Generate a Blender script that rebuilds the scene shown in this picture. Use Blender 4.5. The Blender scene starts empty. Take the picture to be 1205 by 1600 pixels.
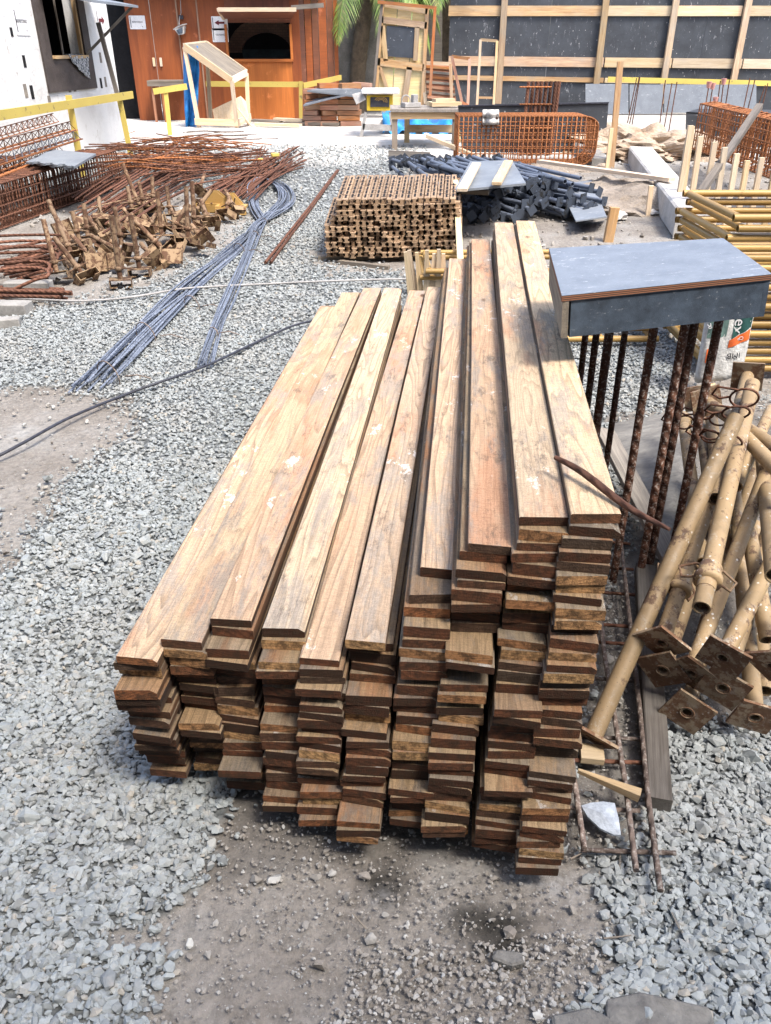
import bpy, bmesh, math, random
import numpy as np
from mathutils import Vector, Matrix, noise as mn
random.seed(7); RS = np.random.RandomState(11)
S = bpy.context.scene; COL = S.collection
PI = math.pi
# ---------------------------------------------------------------- camera
F = 1240.0; PITCH = math.radians(30.3); H = 1.70
CP, SP = math.cos(PITCH), math.sin(PITCH)
cam = bpy.data.cameras.new('camera'); co = bpy.data.objects.new('camera', cam); COL.objects.link(co)
cam.sensor_fit = 'VERTICAL'; cam.sensor_height = 32.0; cam.lens = 32.0*F/1600
cam.clip_start = 0.05; cam.clip_end = 600
co.location = (0, 0, H); co.rotation_euler = (PI/2-PITCH, 0, 0); S.camera = co
# ---------------------------------------------------------------- world, sun, exposure
SUN_EL, SUN_AZ = math.radians(60), math.radians(138)      # azimuth clockwise from +Y (view direction)
w = bpy.data.worlds.new('World'); S.world = w; w.use_nodes = True
nt = w.node_tree; nt.nodes.clear()
sk = nt.nodes.new('ShaderNodeTexSky'); sk.sky_type = 'NISHITA'; sk.sun_disc = False
sk.sun_elevation = SUN_EL; sk.sun_rotation = SUN_AZ; sk.air_density = 1.0; sk.dust_density = 3.5; sk.ozone_density = 1.0
bg = nt.nodes.new('ShaderNodeBackground'); bg.inputs[1].default_value = 0.15
wo = nt.nodes.new('ShaderNodeOutputWorld'); nt.links.new(sk.outputs[0], bg.inputs[0]); nt.links.new(bg.outputs[0], wo.inputs[0])
sl = bpy.data.lights.new('sun', 'SUN'); sl.energy = 1.8; sl.angle = math.radians(14); sl.color = (1, .95, .87)
so = bpy.data.objects.new('sun', sl); COL.objects.link(so)
sd = Vector((math.sin(SUN_AZ)*math.cos(SUN_EL), math.cos(SUN_AZ)*math.cos(SUN_EL), math.sin(SUN_EL)))
so.rotation_euler = sd.to_track_quat('Z', 'Y').to_euler(); so.location = (0, -5, 30)
S.view_settings.view_transform = 'Standard'; S.view_settings.look = 'None'
S.view_settings.exposure = 1.62; S.view_settings.gamma = 1
# ---------------------------------------------------------------- measuring helpers
def gz(y):                                   # the yard rises gently towards the shed
    return 0.35*min(max((y-6.0)/11.0, 0), 1)
def ray(px, py):
    u, v = px-602.5, py-800.0
    return Vector((u, F*CP - v*SP, -v*CP - F*SP))
def at(px, py, Y):                           # point on a sight line at distance Y
    d = ray(px, py); t = Y/d.y
    return Vector((d.x*t, Y, H+d.z*t))
def gp(px, py, z=0.0):                       # point at height z above the yard
    d = ray(px, py); Y = 5.0
    for _ in range(30):
        k = (gz(Y)+z-H)/d.z; Y = d.y*k
    return Vector((d.x*k, Y, H+d.z*k))
def onplane(px, py, p, dr):                  # vertical plane through p with horizontal direction dr
    d = ray(px, py); n = Vector((-dr[1], dr[0], 0))
    t = (Vector((p[0], p[1], 0)).dot(n))/d.dot(n)
    return Vector((d.x*t, d.y*t, H+d.z*t))
# ---------------------------------------------------------------- mesh builder
def frame(d, up=(0, 0, 1)):
    z = Vector(d).normalized(); u = Vector(up)
    if abs(z.dot(u)) > .98: u = Vector((0, 1, 0)) if abs(z.y) < .9 else Vector((1, 0, 0))
    x = u.cross(z).normalized(); y = z.cross(x)
    return x, y, z
def rootloc(o):
    while o.parent: o = o.parent
    return o.location.copy()
class MB:
    def __init__(s): s.v = []; s.f = []; s.m = []; s.g = []; s.sm = []
    def add(s, vs, fs, m=0, g=None, smooth=False):
        b = len(s.v); s.v += [tuple(v) for v in vs]
        o = (random.random()*9, random.random()*9, random.random()*9)
        gg = g if g is not None else vs
        s.g += [(a[0]+o[0], a[1]+o[1], a[2]+o[2]) for a in gg]
        for f in fs: s.f.append([i+b for i in f]); s.m.append(m); s.sm.append(smooth)
    def beam(s, p0, p1, w, h, m=0, up=(0, 0, 1), w1=None, h1=None, c=0.0, me=None):
        p0 = Vector(p0); p1 = Vector(p1); x, y, z = frame(p1-p0, up); L = (p1-p0).length
        w1 = w if w1 is None else w1; h1 = h if h1 is None else h1; me = m if me is None else me
        vs = []; g = []
        for (p, W, Hh, t) in ((p0, w, h, 0), (p1, w1, h1, L)):
            for sx, sy in ((-1, -1), (1, -1), (1, 1), (-1, 1)):
                vs.append(p+x*(sx*W/2)+y*(sy*Hh/2)); g.append((sx*W/2, sy*Hh/2, t))
        b = len(s.f)
        s.add(vs, [(0, 4, 5, 1), (1, 5, 6, 2), (2, 6, 7, 3), (3, 7, 4, 0)], m, g)
        s.add([vs[i] for i in range(8)], [(0, 1, 2, 3), (4, 7, 6, 5)], me, g)
    def box(s, c, d, m=0, rz=0.0, along=None):
        c = Vector(c); R = Matrix.Rotation(rz, 3, 'Z'); vs = []; g = []
        if along is None: along = max(range(3), key=lambda i: d[i])
        for i in range(8):
            q = Vector(((i & 1)-.5, ((i >> 1) & 1)-.5, ((i >> 2) & 1)-.5)); q = Vector((q.x*d[0], q.y*d[1], q.z*d[2]))
            vs.append(c+R@q); k = list(q); k[2], k[along] = k[along], k[2]; g.append(k)
        s.add(vs, [(0, 2, 3, 1), (4, 5, 7, 6), (0, 1, 5, 4), (2, 6, 7, 3), (0, 4, 6, 2), (1, 3, 7, 5)], m, g)
    def slab(s, quad, t, m=0, n=None):       # a quad given thickness t against its normal
        q = [Vector(a) for a in quad]; n = (q[1]-q[0]).cross(q[3]-q[0]).normalized() if n is None else Vector(n)
        vs = q+[a-n*t for a in q]; L = (q[1]-q[0]).length; W = (q[3]-q[0]).length
        g = [(0, 0, 0), (0, 0, L), (W, 0, L), (W, 0, 0)]; g = g+[(a[0], -t, a[2]) for a in g]
        s.add(vs, [(0, 1, 2, 3), (7, 6, 5, 4), (0, 4, 5, 1), (1, 5, 6, 2), (2, 6, 7, 3), (3, 7, 4, 0)], m, g)
    def path(s, pts, r, n=8, m=0, caps=True, hollow=0, smooth=True, rr=None):
        pts = [Vector(p) for p in pts]; vs = []; g = []; L = 0; ux = None
        for i, p in enumerate(pts):
            a = pts[max(i-1, 0)]; b = pts[min(i+1, len(pts)-1)]
            x, y, z = frame(b-a) if ux is None else frame(b-a, ux)
            if ux is not None: x = (ux - z*ux.dot(z)).normalized(); y = z.cross(x)
            ux = x
            if i: L += (p-pts[i-1]).length
            R = r if rr is None else rr[i]
            for k in range(n):
                q = 2*PI*k/n; vs.append(p+x*(R*math.cos(q))+y*(R*math.sin(q))); g.append((R*math.cos(q), R*math.sin(q), L))
        fs = []
        for i in range(len(pts)-1):
            for k in range(n): fs.append((i*n+k, i*n+(k+1) % n, (i+1)*n+(k+1) % n, (i+1)*n+k))
        s.add(vs, fs, m, g, smooth)
        if hollow:
            for e, (i, j) in enumerate(((0, 1), (len(pts)-1, len(pts)-2))):
                p = pts[i]; d = (pts[j]-p).normalized(); ring = vs[i*n:(i+1)*n]
                R = r if rr is None else rr[i]
                inn = [p+(v-p)*(1-hollow/R) for v in ring]; dp = [v+d*(R*1.6) for v in inn]
                al = ring+inn+dp; ff = []
                for k in range(n):
                    k2 = (k+1) % n; a = (k, k2, n+k2, n+k); b = (n+k, n+k2, 2*n+k2, 2*n+k)
                    ff += [a, b] if e else [a[::-1], b[::-1]]
                ff.append(tuple(2*n+k for k in (range(n) if e else reversed(range(n)))))
                s.add(al, ff, m)
        elif caps:
            s.add(vs[:n], [tuple(reversed(range(n)))], m); s.add(vs[-n:], [tuple(range(n))], m)
    def tube(s, p0, p1, r, n=8, m=0, hollow=0, r1=None):
        s.path([p0, p1], r, n, m, hollow=hollow, rr=None if r1 is None else [r, r1])
    def ring(s, c, ax, R, r, n=16, k=6, m=0):
        x, y, z = frame(ax); c = Vector(c)
        s.path([c+x*(R*math.cos(2*PI*i/n))+y*(R*math.sin(2*PI*i/n)) for i in range(n+1)], r, k, m)
    def poly(s, pts, n, t, m=0):             # planar outline extruded by t along -n
        pts = [Vector(p) for p in pts]; n = Vector(n).normalized(); k = len(pts); vs = pts+[p-n*t for p in pts]
        s.add(vs, [tuple(range(k)), tuple(range(2*k-1, k-1, -1))]+[(i, k+i, k+(i+1) % k, (i+1) % k) for i in range(k)], m)
    def build(s, name, mats, parent=None, origin=None, local=False, bevel=0, label=None, cat=None, group=None, kind=None):
        me = bpy.data.meshes.new(name); A = np.array(s.v, dtype=np.float64).reshape(-1, 3)
        if parent is not None: off = Vector((0, 0, 0)) if local else rootloc(parent)
        elif origin is not None: off = Vector(origin)
        else: off = Vector(((A[:, 0].min()+A[:, 0].max())/2, (A[:, 1].min()+A[:, 1].max())/2, A[:, 2].min()))
        A = A-np.array(off)
        me.from_pydata(A.tolist(), [], s.f)
        for mt in (mats if isinstance(mats, (list, tuple)) else [mats]): me.materials.append(mt)
        me.polygons.foreach_set('material_index', s.m); me.polygons.foreach_set('use_smooth', s.sm)
        at_ = me.attributes.new('gc', 'FLOAT_VECTOR', 'POINT')
        at_.data.foreach_set('vector', np.array(s.g, dtype=np.float32).ravel())
        me.update()
        o = bpy.data.objects.new(name, me); COL.objects.link(o)
        if parent is not None: o.parent = parent
        else: o.location = off
        if bevel:
            b = o.modifiers.new('bevel', 'BEVEL'); b.width = bevel; b.segments = 1; b.limit_method = 'ANGLE'; b.angle_limit = 0.7
        tag(o, label, cat, group, kind)
        return o
def tag(o, label=None, cat=None, group=None, kind=None):
    for k, v in (('label', label), ('category', cat), ('group', group), ('kind', kind)):
        if v: o[k] = v
    return o
def empty(name, loc, label=None, cat=None, group=None, M=None):
    o = bpy.data.objects.new(name, None); o.empty_display_size = .1; COL.objects.link(o)
    o.location = loc
    if M is not None: o.matrix_world = M
    return tag(o, label, cat, group)
def copy_tree(o, parent=None):
    c = o.copy(); COL.objects.link(c)
    if parent: c.parent = parent
    for ch in [x for x in bpy.data.objects if x.parent == o]: copy_tree(ch, c)
    return c
KIDS = {}
def fast_copy(o, kids):                      # kids: list of (object, [sub-parts])
    c = o.copy(); COL.objects.link(c)
    for k, subs in kids:
        d = k.copy(); COL.objects.link(d); d.parent = c
        for sb in subs: e = sb.copy(); COL.objects.link(e); e.parent = d
    return c
def pose(o, p0, p1, roll=0.0):               # put a thing modelled along +Z from p0 towards p1
    x, y, z = frame(Vector(p1)-Vector(p0)); R = Matrix((x, y, z)).transposed() @ Matrix.Rotation(roll, 3, 'Z')
    M = R.to_4x4(); M.translation = Vector(p0); o.matrix_world = M
ORD = ['top', 'second', 'third', 'fourth', 'fifth', 'sixth', 'seventh', 'eighth', 'ninth', 'tenth', 'eleventh', 'twelfth', 'thirteenth', 'fourteenth', 'fifteenth', 'sixteenth', 'seventeenth', 'eighteenth', 'nineteenth', 'twentieth'] + ['twenty-'+a for a in ['first', 'second', 'third', 'fourth', 'fifth', 'sixth', 'seventh', 'eighth', 'ninth']] + ['thirtieth'] + ['thirty-'+a for a in ['first', 'second', 'third', 'fourth', 'fifth', 'sixth', 'seventh', 'eighth', 'ninth']] + ['fortieth'] + ['forty-'+a for a in ['first', 'second', 'third', 'fourth', 'fifth']]
def nth(i): return 'first' if i == 0 else ORD[i]
# ---------------------------------------------------------------- materials
class G:
    def __init__(s, name):
        s.mat = bpy.data.materials.new(name); s.mat.use_nodes = True; s.t = s.mat.node_tree; s.t.nodes.clear()
        s.out = s.t.nodes.new('ShaderNodeOutputMaterial'); s.b = s.n('ShaderNodeBsdfPrincipled')
        s.t.links.new(s.b.outputs[0], s.out.inputs[0])
    def n(s, ty, **kw):
        nd = s.t.nodes.new(ty)
        for k, v in kw.items():
            if k.startswith('i_'): s.put(nd.inputs[k[2:].replace('_', ' ')], v)
            else: setattr(nd, k, v)
        return nd
    def put(s, sock, v):
        if isinstance(v, bpy.types.NodeSocket): s.t.links.new(v, sock)
        elif isinstance(v, (tuple, list)) and len(v) == 3 and sock.type == 'RGBA': sock.default_value = (*v, 1)
        else: sock.default_value = v
    def gc(s, sc=(1, 1, 1), rnd=True):
        a = s.n('ShaderNodeAttribute', attribute_name='gc').outputs['Vector']
        if rnd:
            r = s.n('ShaderNodeObjectInfo').outputs['Random']; m = s.math('MULTIPLY', r, 53.0)
            cb = s.n('ShaderNodeCombineXYZ', i_X=m, i_Y=m, i_Z=m).outputs[0]
            a = s.vm('ADD', a, cb)
        return s.vm('MULTIPLY', a, sc)
    def wc(s): return s.n('ShaderNodeNewGeometry').outputs['Position']
    def vm(s, op, a, b):
        nd = s.n('ShaderNodeVectorMath', operation=op); s.put(nd.inputs[0], a); s.put(nd.inputs[1], b); return nd.outputs[0]
    def math(s, op, a, b=0.0, cl=False):
        nd = s.n('ShaderNodeMath', operation=op, use_clamp=cl); s.put(nd.inputs[0], a); s.put(nd.inputs[1], b); return nd.outputs[0]
    def noise(s, vec, sc, det=4, ro=.55, dist=0, col=False):
        nd = s.n('ShaderNodeTexNoise', i_Vector=vec, i_Scale=sc, i_Detail=det, i_Roughness=ro, i_Distortion=dist); return nd.outputs[1 if col else 0]
    def vor(s, vec, sc, feat='F1', out='Distance', rnd=1.0):
        nd = s.n('ShaderNodeTexVoronoi', feature=feat); s.put(nd.inputs['Vector'], vec); s.put(nd.inputs['Scale'], sc); s.put(nd.inputs['Randomness'], rnd); return nd.outputs[out]
    def ramp(s, f, stops, interp='LINEAR'):
        nd = s.n('ShaderNodeValToRGB'); cr = nd.color_ramp; cr.interpolation = interp
        while len(cr.elements) < len(stops): cr.elements.new(.5)
        for e, (p, c) in zip(cr.elements, stops): e.position = p; e.color = (*c, 1) if isinstance(c, tuple) else (c, c, c, 1)
        s.put(nd.inputs[0], f); return nd.outputs[0]
    def mix(s, f, a, b, mode='MIX'):
        nd = s.n('ShaderNodeMix', data_type='RGBA', blend_type=mode); s.put(nd.inputs[0], f); s.put(nd.inputs[6], a); s.put(nd.inputs[7], b); return nd.outputs[2]
    def bump(s, h, dist=.002, st=1.0):
        nd = s.n('ShaderNodeBump', i_Height=h, i_Distance=dist, i_Strength=st); s.put(s.b.inputs['Normal'], nd.outputs[0])
    def rnd(s): return s.n('ShaderNodeObjectInfo').outputs['Random']
    def fin(s, col, rough=.7, metal=0.0, spec=None):
        s.put(s.b.inputs['Base Color'], col); s.put(s.b.inputs['Roughness'], rough); s.put(s.b.inputs['Metallic'], metal)
        if spec is not None: s.b.inputs['Specular IOR Level'].default_value = spec
        return s.mat
def wood(name, A, B, C, rings=0.0, spl=0.0, rough=.75, var=.25, sc=1.0, saw=0.0):
    g = G(name); v = g.gc((1, 1, .07)); w_ = g.noise(v, 22*sc, 5, .6, 1.2)
    col = g.ramp(w_, [(.3, B), (.62, A)])
    fine = g.noise(g.gc((1, 1, .016)), 210*sc, 5, .8)
    col = g.mix(.55, col, g.ramp(fine, [(.40, .42), (.56, 1.0)]), 'MULTIPLY')
    st = g.noise(g.gc((1, 1, .35)), 5.5*sc, 5, .65); col = g.mix(g.ramp(st, [(.45, 0.0), (.72, .8)]), col, C)
    if rings:
        wv = g.n('ShaderNodeTexWave', wave_type='BANDS', bands_direction='X', i_Vector=g.gc((1, .5, .05)), i_Scale=11.0, i_Distortion=6.0, i_Detail=2.5, i_Detail_Scale=1.2)
        col = g.mix(rings, col, g.ramp(wv.outputs[0], [(.35, .35), (.8, 1.0)]), 'MULTIPLY')
        # knots
        kv = g.vor(g.gc((1, 1, .5)), 2.9, out='Distance'); kn = g.ramp(kv, [(.035, 1.0), (.06, 0.0)])
        col = g.mix(g.math('MULTIPLY', kn, .8), col, (.10, .045, .02))
    if spl:
        d = g.noise(g.gc((1, 1, .6)), 9, 6, .75); col = g.mix(g.ramp(d, [(.66-.0*spl, 0.0), (.70, spl)]), col, (.66, .62, .55))
    if saw:                                  # reddish patches, grey weathering and cross saw marks
        rp = g.noise(g.gc((1, 1, .22)), 7, 5, .7); col = g.mix(g.ramp(rp, [(.52, 0.0), (.66, .65)]), col, (.40, .20, .115))
        gp_ = g.noise(g.gc((1, 1, .3)), 11, 6, .8); col = g.mix(g.ramp(gp_, [(.50, 0.0), (.64, .6)]), col, (.27, .225, .18))
        sm = g.noise(g.gc((.2, .2, 1)), 110, 5, .8); col = g.mix(.6, col, g.ramp(sm, [(.40, .6), (.56, 1.0)]), 'MULTIPLY')
        dl = g.noise(g.gc((1, 1, .03)), 60, 3, .6, .6); col = g.mix(g.ramp(dl, [(.60, 0.0), (.66, .55)]), col, (.13, .08, .05))
        sp_ = g.noise(g.gc((1, 1, .5)), 90, 4, .8); col = g.mix(g.ramp(sp_, [(.62, 0.0), (.70, .6)]), col, (.62, .52, .40))
        ds_ = g.noise(g.gc((1, 1, .6)), 16, 6, .85); col = g.mix(g.ramp(ds_, [(.60, 0.0), (.67, .5)]), col, (.10, .08, .065))
        gr_ = g.noise(g.gc(), 330, 4, .9); col = g.mix(.6, col, g.ramp(gr_, [(.40, .5), (.56, 1.0)]), 'MULTIPLY')
    r = g.rnd(); hs = g.n('ShaderNodeHueSaturation', i_Color=col)
    g.put(hs.inputs['Value'], g.math('ADD', g.math('MULTIPLY', r, var*2), 1-var)); g.put(hs.inputs['Saturation'], g.math('ADD', g.math('MULTIPLY', g.math('FRACT', g.math('MULTIPLY', r, 7.3)), .4), .75))
    g.put(hs.inputs['Hue'], g.math('ADD', g.math('MULTIPLY', g.math('FRACT', g.math('MULTIPLY', r, 13.7)), .016), .490))
    hgt = g.math('ADD', fine, g.math('MULTIPLY', w_, .8))
    if saw:
        sv = g.noise(g.gc((.15, .15, 1)), 260, 2, .5); hgt = g.math('ADD', hgt, g.math('MULTIPLY', sv, saw))
    g.bump(hgt, .0016 if not saw else .0024, .8)
    return g.fin(hs.outputs[0], rough, spec=.25)
def painted(name, P, R, amt=.5, rough=.5, metal=0.0, spots=0.0, sc=1.0, bump=.0006, P2=None):
    g = G(name); v = g.gc(); n1 = g.noise(v, 14*sc, 6, .7); base = g.mix(g.noise(v, 4*sc, 3), P, P2 or tuple(c*.72 for c in P))
    m = g.ramp(n1, [(amt, 1.0), (amt+.06, 0.0)]); rc = g.mix(g.noise(v, 60*sc, 4), R, tuple(c*.4 for c in R))
    col = g.mix(m, base, rc)
    dk = g.noise(v, 110*sc, 2); col = g.mix(g.ramp(dk, [(.28, .6), (.34, 0.0)]), col, tuple(c*.5 for c in R))
    if spots:
        sp = g.vor(v, 46*sc); mk = g.math('MULTIPLY', g.ramp(sp, [(.13, 1.0), (.2, 0.0)]), g.ramp(g.noise(v, 9, 3), [(.5, 0.0), (.56, spots)]))
        col = g.mix(mk, col, (.7, .68, .62))
    if spots:
        du = g.noise(v, 22*sc, 7, .85); col = g.mix(g.ramp(du, [(.55, 0.0), (.64, .55)]), col, (.40, .375, .33)); gm = g.noise(v, 7*sc, 5, .7); col = g.mix(g.ramp(gm, [(.5, 0.0), (.62, .5)]), col, tuple(c*.55 for c in P))
    hs = g.n('ShaderNodeHueSaturation', i_Color=col); g.put(hs.inputs['Value'], g.math('ADD', g.math('MULTIPLY', g.rnd(), .45), .78))
    g.bump(g.math('ADD', n1, g.math('MULTIPLY', dk, .3)), bump)
    return g.fin(hs.outputs[0], g.math('ADD', g.math('MULTIPLY', m, .3), rough), metal, spec=.35)
def plain(name, A, B, sc=8, rough=.85, bump=.002, metal=0.0, fine=60, world=False, stain=None, contrast=(.35, .65)):
    g = G(name); v = g.wc() if world else g.gc(); n1 = g.noise(v, sc, 6, .65); col = g.ramp(n1, [(contrast[0], B), (contrast[1], A)])
    f = g.noise(v, fine, 4, .6); col = g.mix(.6, col, g.ramp(f, [(.3, .55), (.7, 1.0)]), 'MULTIPLY')
    if stain: col = g.mix(g.ramp(g.noise(v, sc*.45, 7, .75), [(.55, 0.0), (.66, .9)]), col, stain)
    g.bump(g.math('ADD', f, n1), bump); return g.fin(col, rough, metal, spec=.3)
def ribbed(name, A, B, C, rough=.8, rib=.012, world=False, dust=0.0):
    g = G(name); v = g.gc(); n1 = g.noise(v, 30, 5, .7); col = g.ramp(n1, [(.3, B), (.55, A), (.75, C)])
    if dust: col = g.mix(g.math('MULTIPLY', g.ramp(g.noise(v, 120, 3), [(.55, 0.0), (.62, 1.0)]), dust), col, (.42, .40, .37))
    hs = g.n('ShaderNodeHueSaturation', i_Color=col); g.put(hs.inputs['Value'], g.math('ADD', g.math('MULTIPLY', g.rnd(), .7), .65))
    wv = g.n('ShaderNodeTexWave', wave_type='BANDS', bands_direction='DIAGONAL', i_Vector=g.gc((1.2, 1.2, 1), False), i_Scale=.16/rib, i_Distortion=.3)
    g.bump(g.math('ADD', wv.outputs[0], g.math('MULTIPLY', n1, .6)), .004, .9)
    return g.fin(hs.outputs[0], rough, spec=.25)

def sawn(name, k=1.0):
    g = G(name); kv = g.vor(g.gc((1, .3, .42)), 2.6); kd = g.ramp(kv, [(0.0, 1.0), (.16, 0.0)], 'EASE')
    n0 = g.noise(g.gc((1, .6, .075)), 10, 2.2, .45, .25); nn = g.math('ADD', g.math('MULTIPLY', n0, 15.0), g.math('MULTIPLY', kd, 3.2)); fr = g.math('FRACT', nn)
    ring = g.ramp(fr, [(0.0, 1.0), (.62, .82), (.93, .42), (1.0, .85)])
    r = g.rnd(); r2 = g.math('FRACT', g.math('MULTIPLY', r, 7.31)); r3 = g.math('FRACT', g.math('MULTIPLY', r, 17.7))
    base = g.ramp(r2, [(0, (.64, .475, .30)), (.3, (.72, .56, .365)), (.5, (.52, .43, .32)), (.7, (.66, .465, .295)), (.85, (.60, .49, .34)), (1, (.50, .425, .33))])
    col = g.mix(g.math('ADD', .35, g.math('MULTIPLY', r3, .45)), base, ring, 'MULTIPLY')
    pink = g.noise(g.gc((1, 1, .2)), 6, 5, .7); col = g.mix(g.ramp(pink, [(.52, 0.0), (.62, .6)]), col, (.56, .31, .18))
    grey = g.noise(g.gc((1, 1, .25)), 9, 6, .8); col = g.mix(g.ramp(grey, [(.50, 0.0), (.60, .75)]), col, (.36, .32, .27))
    fib = g.noise(g.gc((1, 1, .02)), 300, 5, .85); col = g.mix(.5, col, g.ramp(fib, [(.38, .45), (.53, 1.0)]), 'MULTIPLY')
    saw = g.noise(g.gc((.3, .3, 1)), 190, 4, .8); col = g.mix(.28, col, g.ramp(saw, [(.42, .5), (.55, 1.0)]), 'MULTIPLY')
    gr = g.noise(g.gc(), 420, 4, .9); col = g.mix(.6, col, g.ramp(gr, [(.38, .45), (.53, 1.0)]), 'MULTIPLY')
    knot = g.ramp(kv, [(.028, .9), (.045, 0.0)]); col = g.mix(knot, col, (.09, .045, .025))
    dk = g.noise(g.gc((1, 1, .35)), 11, 7, .85); col = g.mix(g.ramp(dk, [(.56, 0.0), (.64, .65)]), col, (.12, .095, .075))
    cem = g.noise(g.gc((1, 1, .55)), 6.5, 7, .8); col = g.mix(g.math('MULTIPLY', g.ramp(cem, [(.61, 0.0), (.64, .8)]), g.ramp(gr, [(.38, 0.0), (.5, 1.0)])), col, (.78, .74, .68))
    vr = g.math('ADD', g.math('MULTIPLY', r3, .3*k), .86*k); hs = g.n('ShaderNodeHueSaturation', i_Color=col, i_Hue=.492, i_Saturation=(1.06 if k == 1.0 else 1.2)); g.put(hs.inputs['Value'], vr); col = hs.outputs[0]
    g.bump(g.math('ADD', g.math('ADD', fib, saw), g.math('MULTIPLY', gr, .7)), .003, .8)
    return g.fin(col, .82, spec=.2)
M = {}
M['plank'] = sawn('sawn_plank')
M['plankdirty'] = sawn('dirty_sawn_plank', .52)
M['plankold'] = wood('plank_wood', (.70, .53, .36), (.52, .36, .23), (.46, .39, .30), rings=.34, spl=.5, saw=.8, var=.14)
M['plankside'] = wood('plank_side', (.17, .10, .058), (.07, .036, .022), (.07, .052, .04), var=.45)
def endgrain():
    g = G('end_grain'); r = g.rnd(); v = g.gc((1, 1, 1))
    ax = g.math('MULTIPLY', g.math('SUBTRACT', g.math('FRACT', g.math('MULTIPLY', r, 5.3)), .5), 60.0)
    n0 = g.noise(g.gc((.5, 1, .1)), 7, 1.5, .4, .2); sx = g.n('ShaderNodeSeparateXYZ', i_Vector=g.gc((1, 1, 1), False))
    rg = g.math('FRACT', g.math('ADD', g.math('ADD', g.math('MULTIPLY', n0, 16.0), g.math('MULTIPLY', sx.outputs[1], 110.0)), g.math('MULTIPLY', sx.outputs[0], ax)))
    base = g.ramp(r, [(.0, (.05, .027, .018)), (.28, (.11, .045, .025)), (.52, (.19, .075, .038)), (.68, (.09, .065, .047)), (.78, (.34, .13, .055)), (.88, (.70, .42, .19)), (1.0, (.46, .21, .09))])
    col = g.mix(.6, base, g.ramp(rg, [(0.0, 1.0), (.5, .8), (.9, .35), (1.0, .8)]), 'MULTIPLY')
    n1 = g.noise(v, 45, 5, .7); col = g.mix(g.ramp(n1, [(.4, .8), (.62, 0.0)]), col, (.045, .03, .02))
    col = g.mix(g.math('MULTIPLY', g.ramp(g.noise(v, 28, 6, .8), [(.66, 0.0), (.72, .7)]), g.math('GREATER_THAN', g.math('FRACT', g.math('MULTIPLY', r, 31.0)), .6)), col, (.42, .38, .32))
    g.bump(g.math('ADD', n1, g.noise(v, 300, 2)), .003, .9); return g.fin(col, .9, spec=.15)
M['endgrain'] = endgrain()
M['wood'] = wood('site_timber', (.52, .36, .20), (.34, .21, .11), (.33, .28, .21))
M['woodpale'] = wood('pale_timber', (.72, .57, .38), (.58, .43, .26), (.50, .42, .32))
M['woodyellow'] = wood('yellow_shuttering', (.78, .60, .30), (.66, .46, .20), (.50, .40, .25))
M['woodred'] = wood('reddish_timber', (.42, .19, .09), (.24, .10, .05), (.30, .22, .15))
M['woodgrey'] = wood('grey_timber', (.27, .235, .19), (.15, .125, .10), (.12, .11, .10))
M['wooddark'] = wood('dirty_timber', (.15, .135, .12), (.08, .07, .06), (.19, .18, .165), rough=.9)
M['yellowpaint'] = painted('yellow_painted_wood', (.58, .45, .11), (.30, .24, .12), .33, .7, sc=.5)
M['prop'] = painted('prop_ochre_paint', (.34, .245, .14), (.17, .105, .07), .39, .6, spots=.9, P2=(.27, .185, .095))
M['plate'] = painted('rusty_plate', (.36, .27, .18), (.22, .12, .07), .50, .8, spots=.4, sc=1.4)
M['frame'] = painted('scaffold_ochre', (.42, .26, .085), (.25, .15, .06), .30, .45)
M['jack'] = painted('jack_ochre', (.25, .165, .095), (.14, .075, .045), .47, .75, P2=(.19, .125, .08))
M['jackplate'] = painted('jack_plate', (.29, .195, .11), (.13, .07, .042), .46, .75)
M['profile'] = painted('profile_metal', (.30, .21, .135), (.13, .075, .045), .41, .7, P2=(.30, .20, .12))
M['rust'] = ribbed('rust', (.135, .060, .037), (.068, .033, .023), (.185, .095, .058))
M['rustlight'] = ribbed('orange_rust', (.30, .115, .042), (.17, .06, .026), (.36, .17, .075))
M['rustdark'] = ribbed('starter_rust', (.11, .052, .034), (.045, .026, .02), (.18, .08, .045), dust=.5)
M['steel'] = ribbed('blue_steel', (.15, .175, .225), (.08, .09, .115), (.27, .29, .34), rough=.45)
M['darkbar'] = ribbed('dusty_bar', (.16, .12, .10), (.08, .06, .05), (.26, .22, .19), dust=.4)
M['blackprop'] = painted('grey_prop', (.075, .092, .125), (.035, .033, .035), .34, .45, P2=(.13, .15, .195))
M['blackplate'] = painted('dark_plate', (.05, .062, .085), (.025, .025, .026), .4, .6)
M['concrete'] = plain('concrete', (.34, .33, .31), (.22, .21, .195), 5)
M['concretewhite'] = plain('pale_concrete', (.62, .60, .57), (.45, .43, .40), 4)
M['rock'] = plain('dug_rock', (.50, .42, .33), (.30, .21, .14), 3, bump=.02, fine=25, stain=(.42, .24, .14))
M['dirtpile'] = plain('dirt_heap', (.36, .31, .26), (.22, .18, .14), 3, bump=.02, fine=40)
M['shale'] = plain('slab_stone', (.23, .22, .20), (.12, .115, .11), 9, bump=.006)
M['cable'] = plain('black_cable', (.055, .06, .08), (.03, .03, .04), 20, .5)
M['hose'] = plain('grey_hose', (.42, .41, .40), (.30, .29, .28), 9, .6)
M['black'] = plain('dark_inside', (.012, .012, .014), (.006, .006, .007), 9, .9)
M['white'] = plain('white_card', (.80, .80, .80), (.72, .72, .73), 9, .6, bump=.0003)
M['ink'] = plain('printed_ink', (.05, .05, .06), (.03, .03, .04), 9, .6, bump=.0001)
M['arrow'] = plain('maroon_ink', (.16, .025, .03), (.12, .02, .025), 9, .6, bump=.0001)
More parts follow.
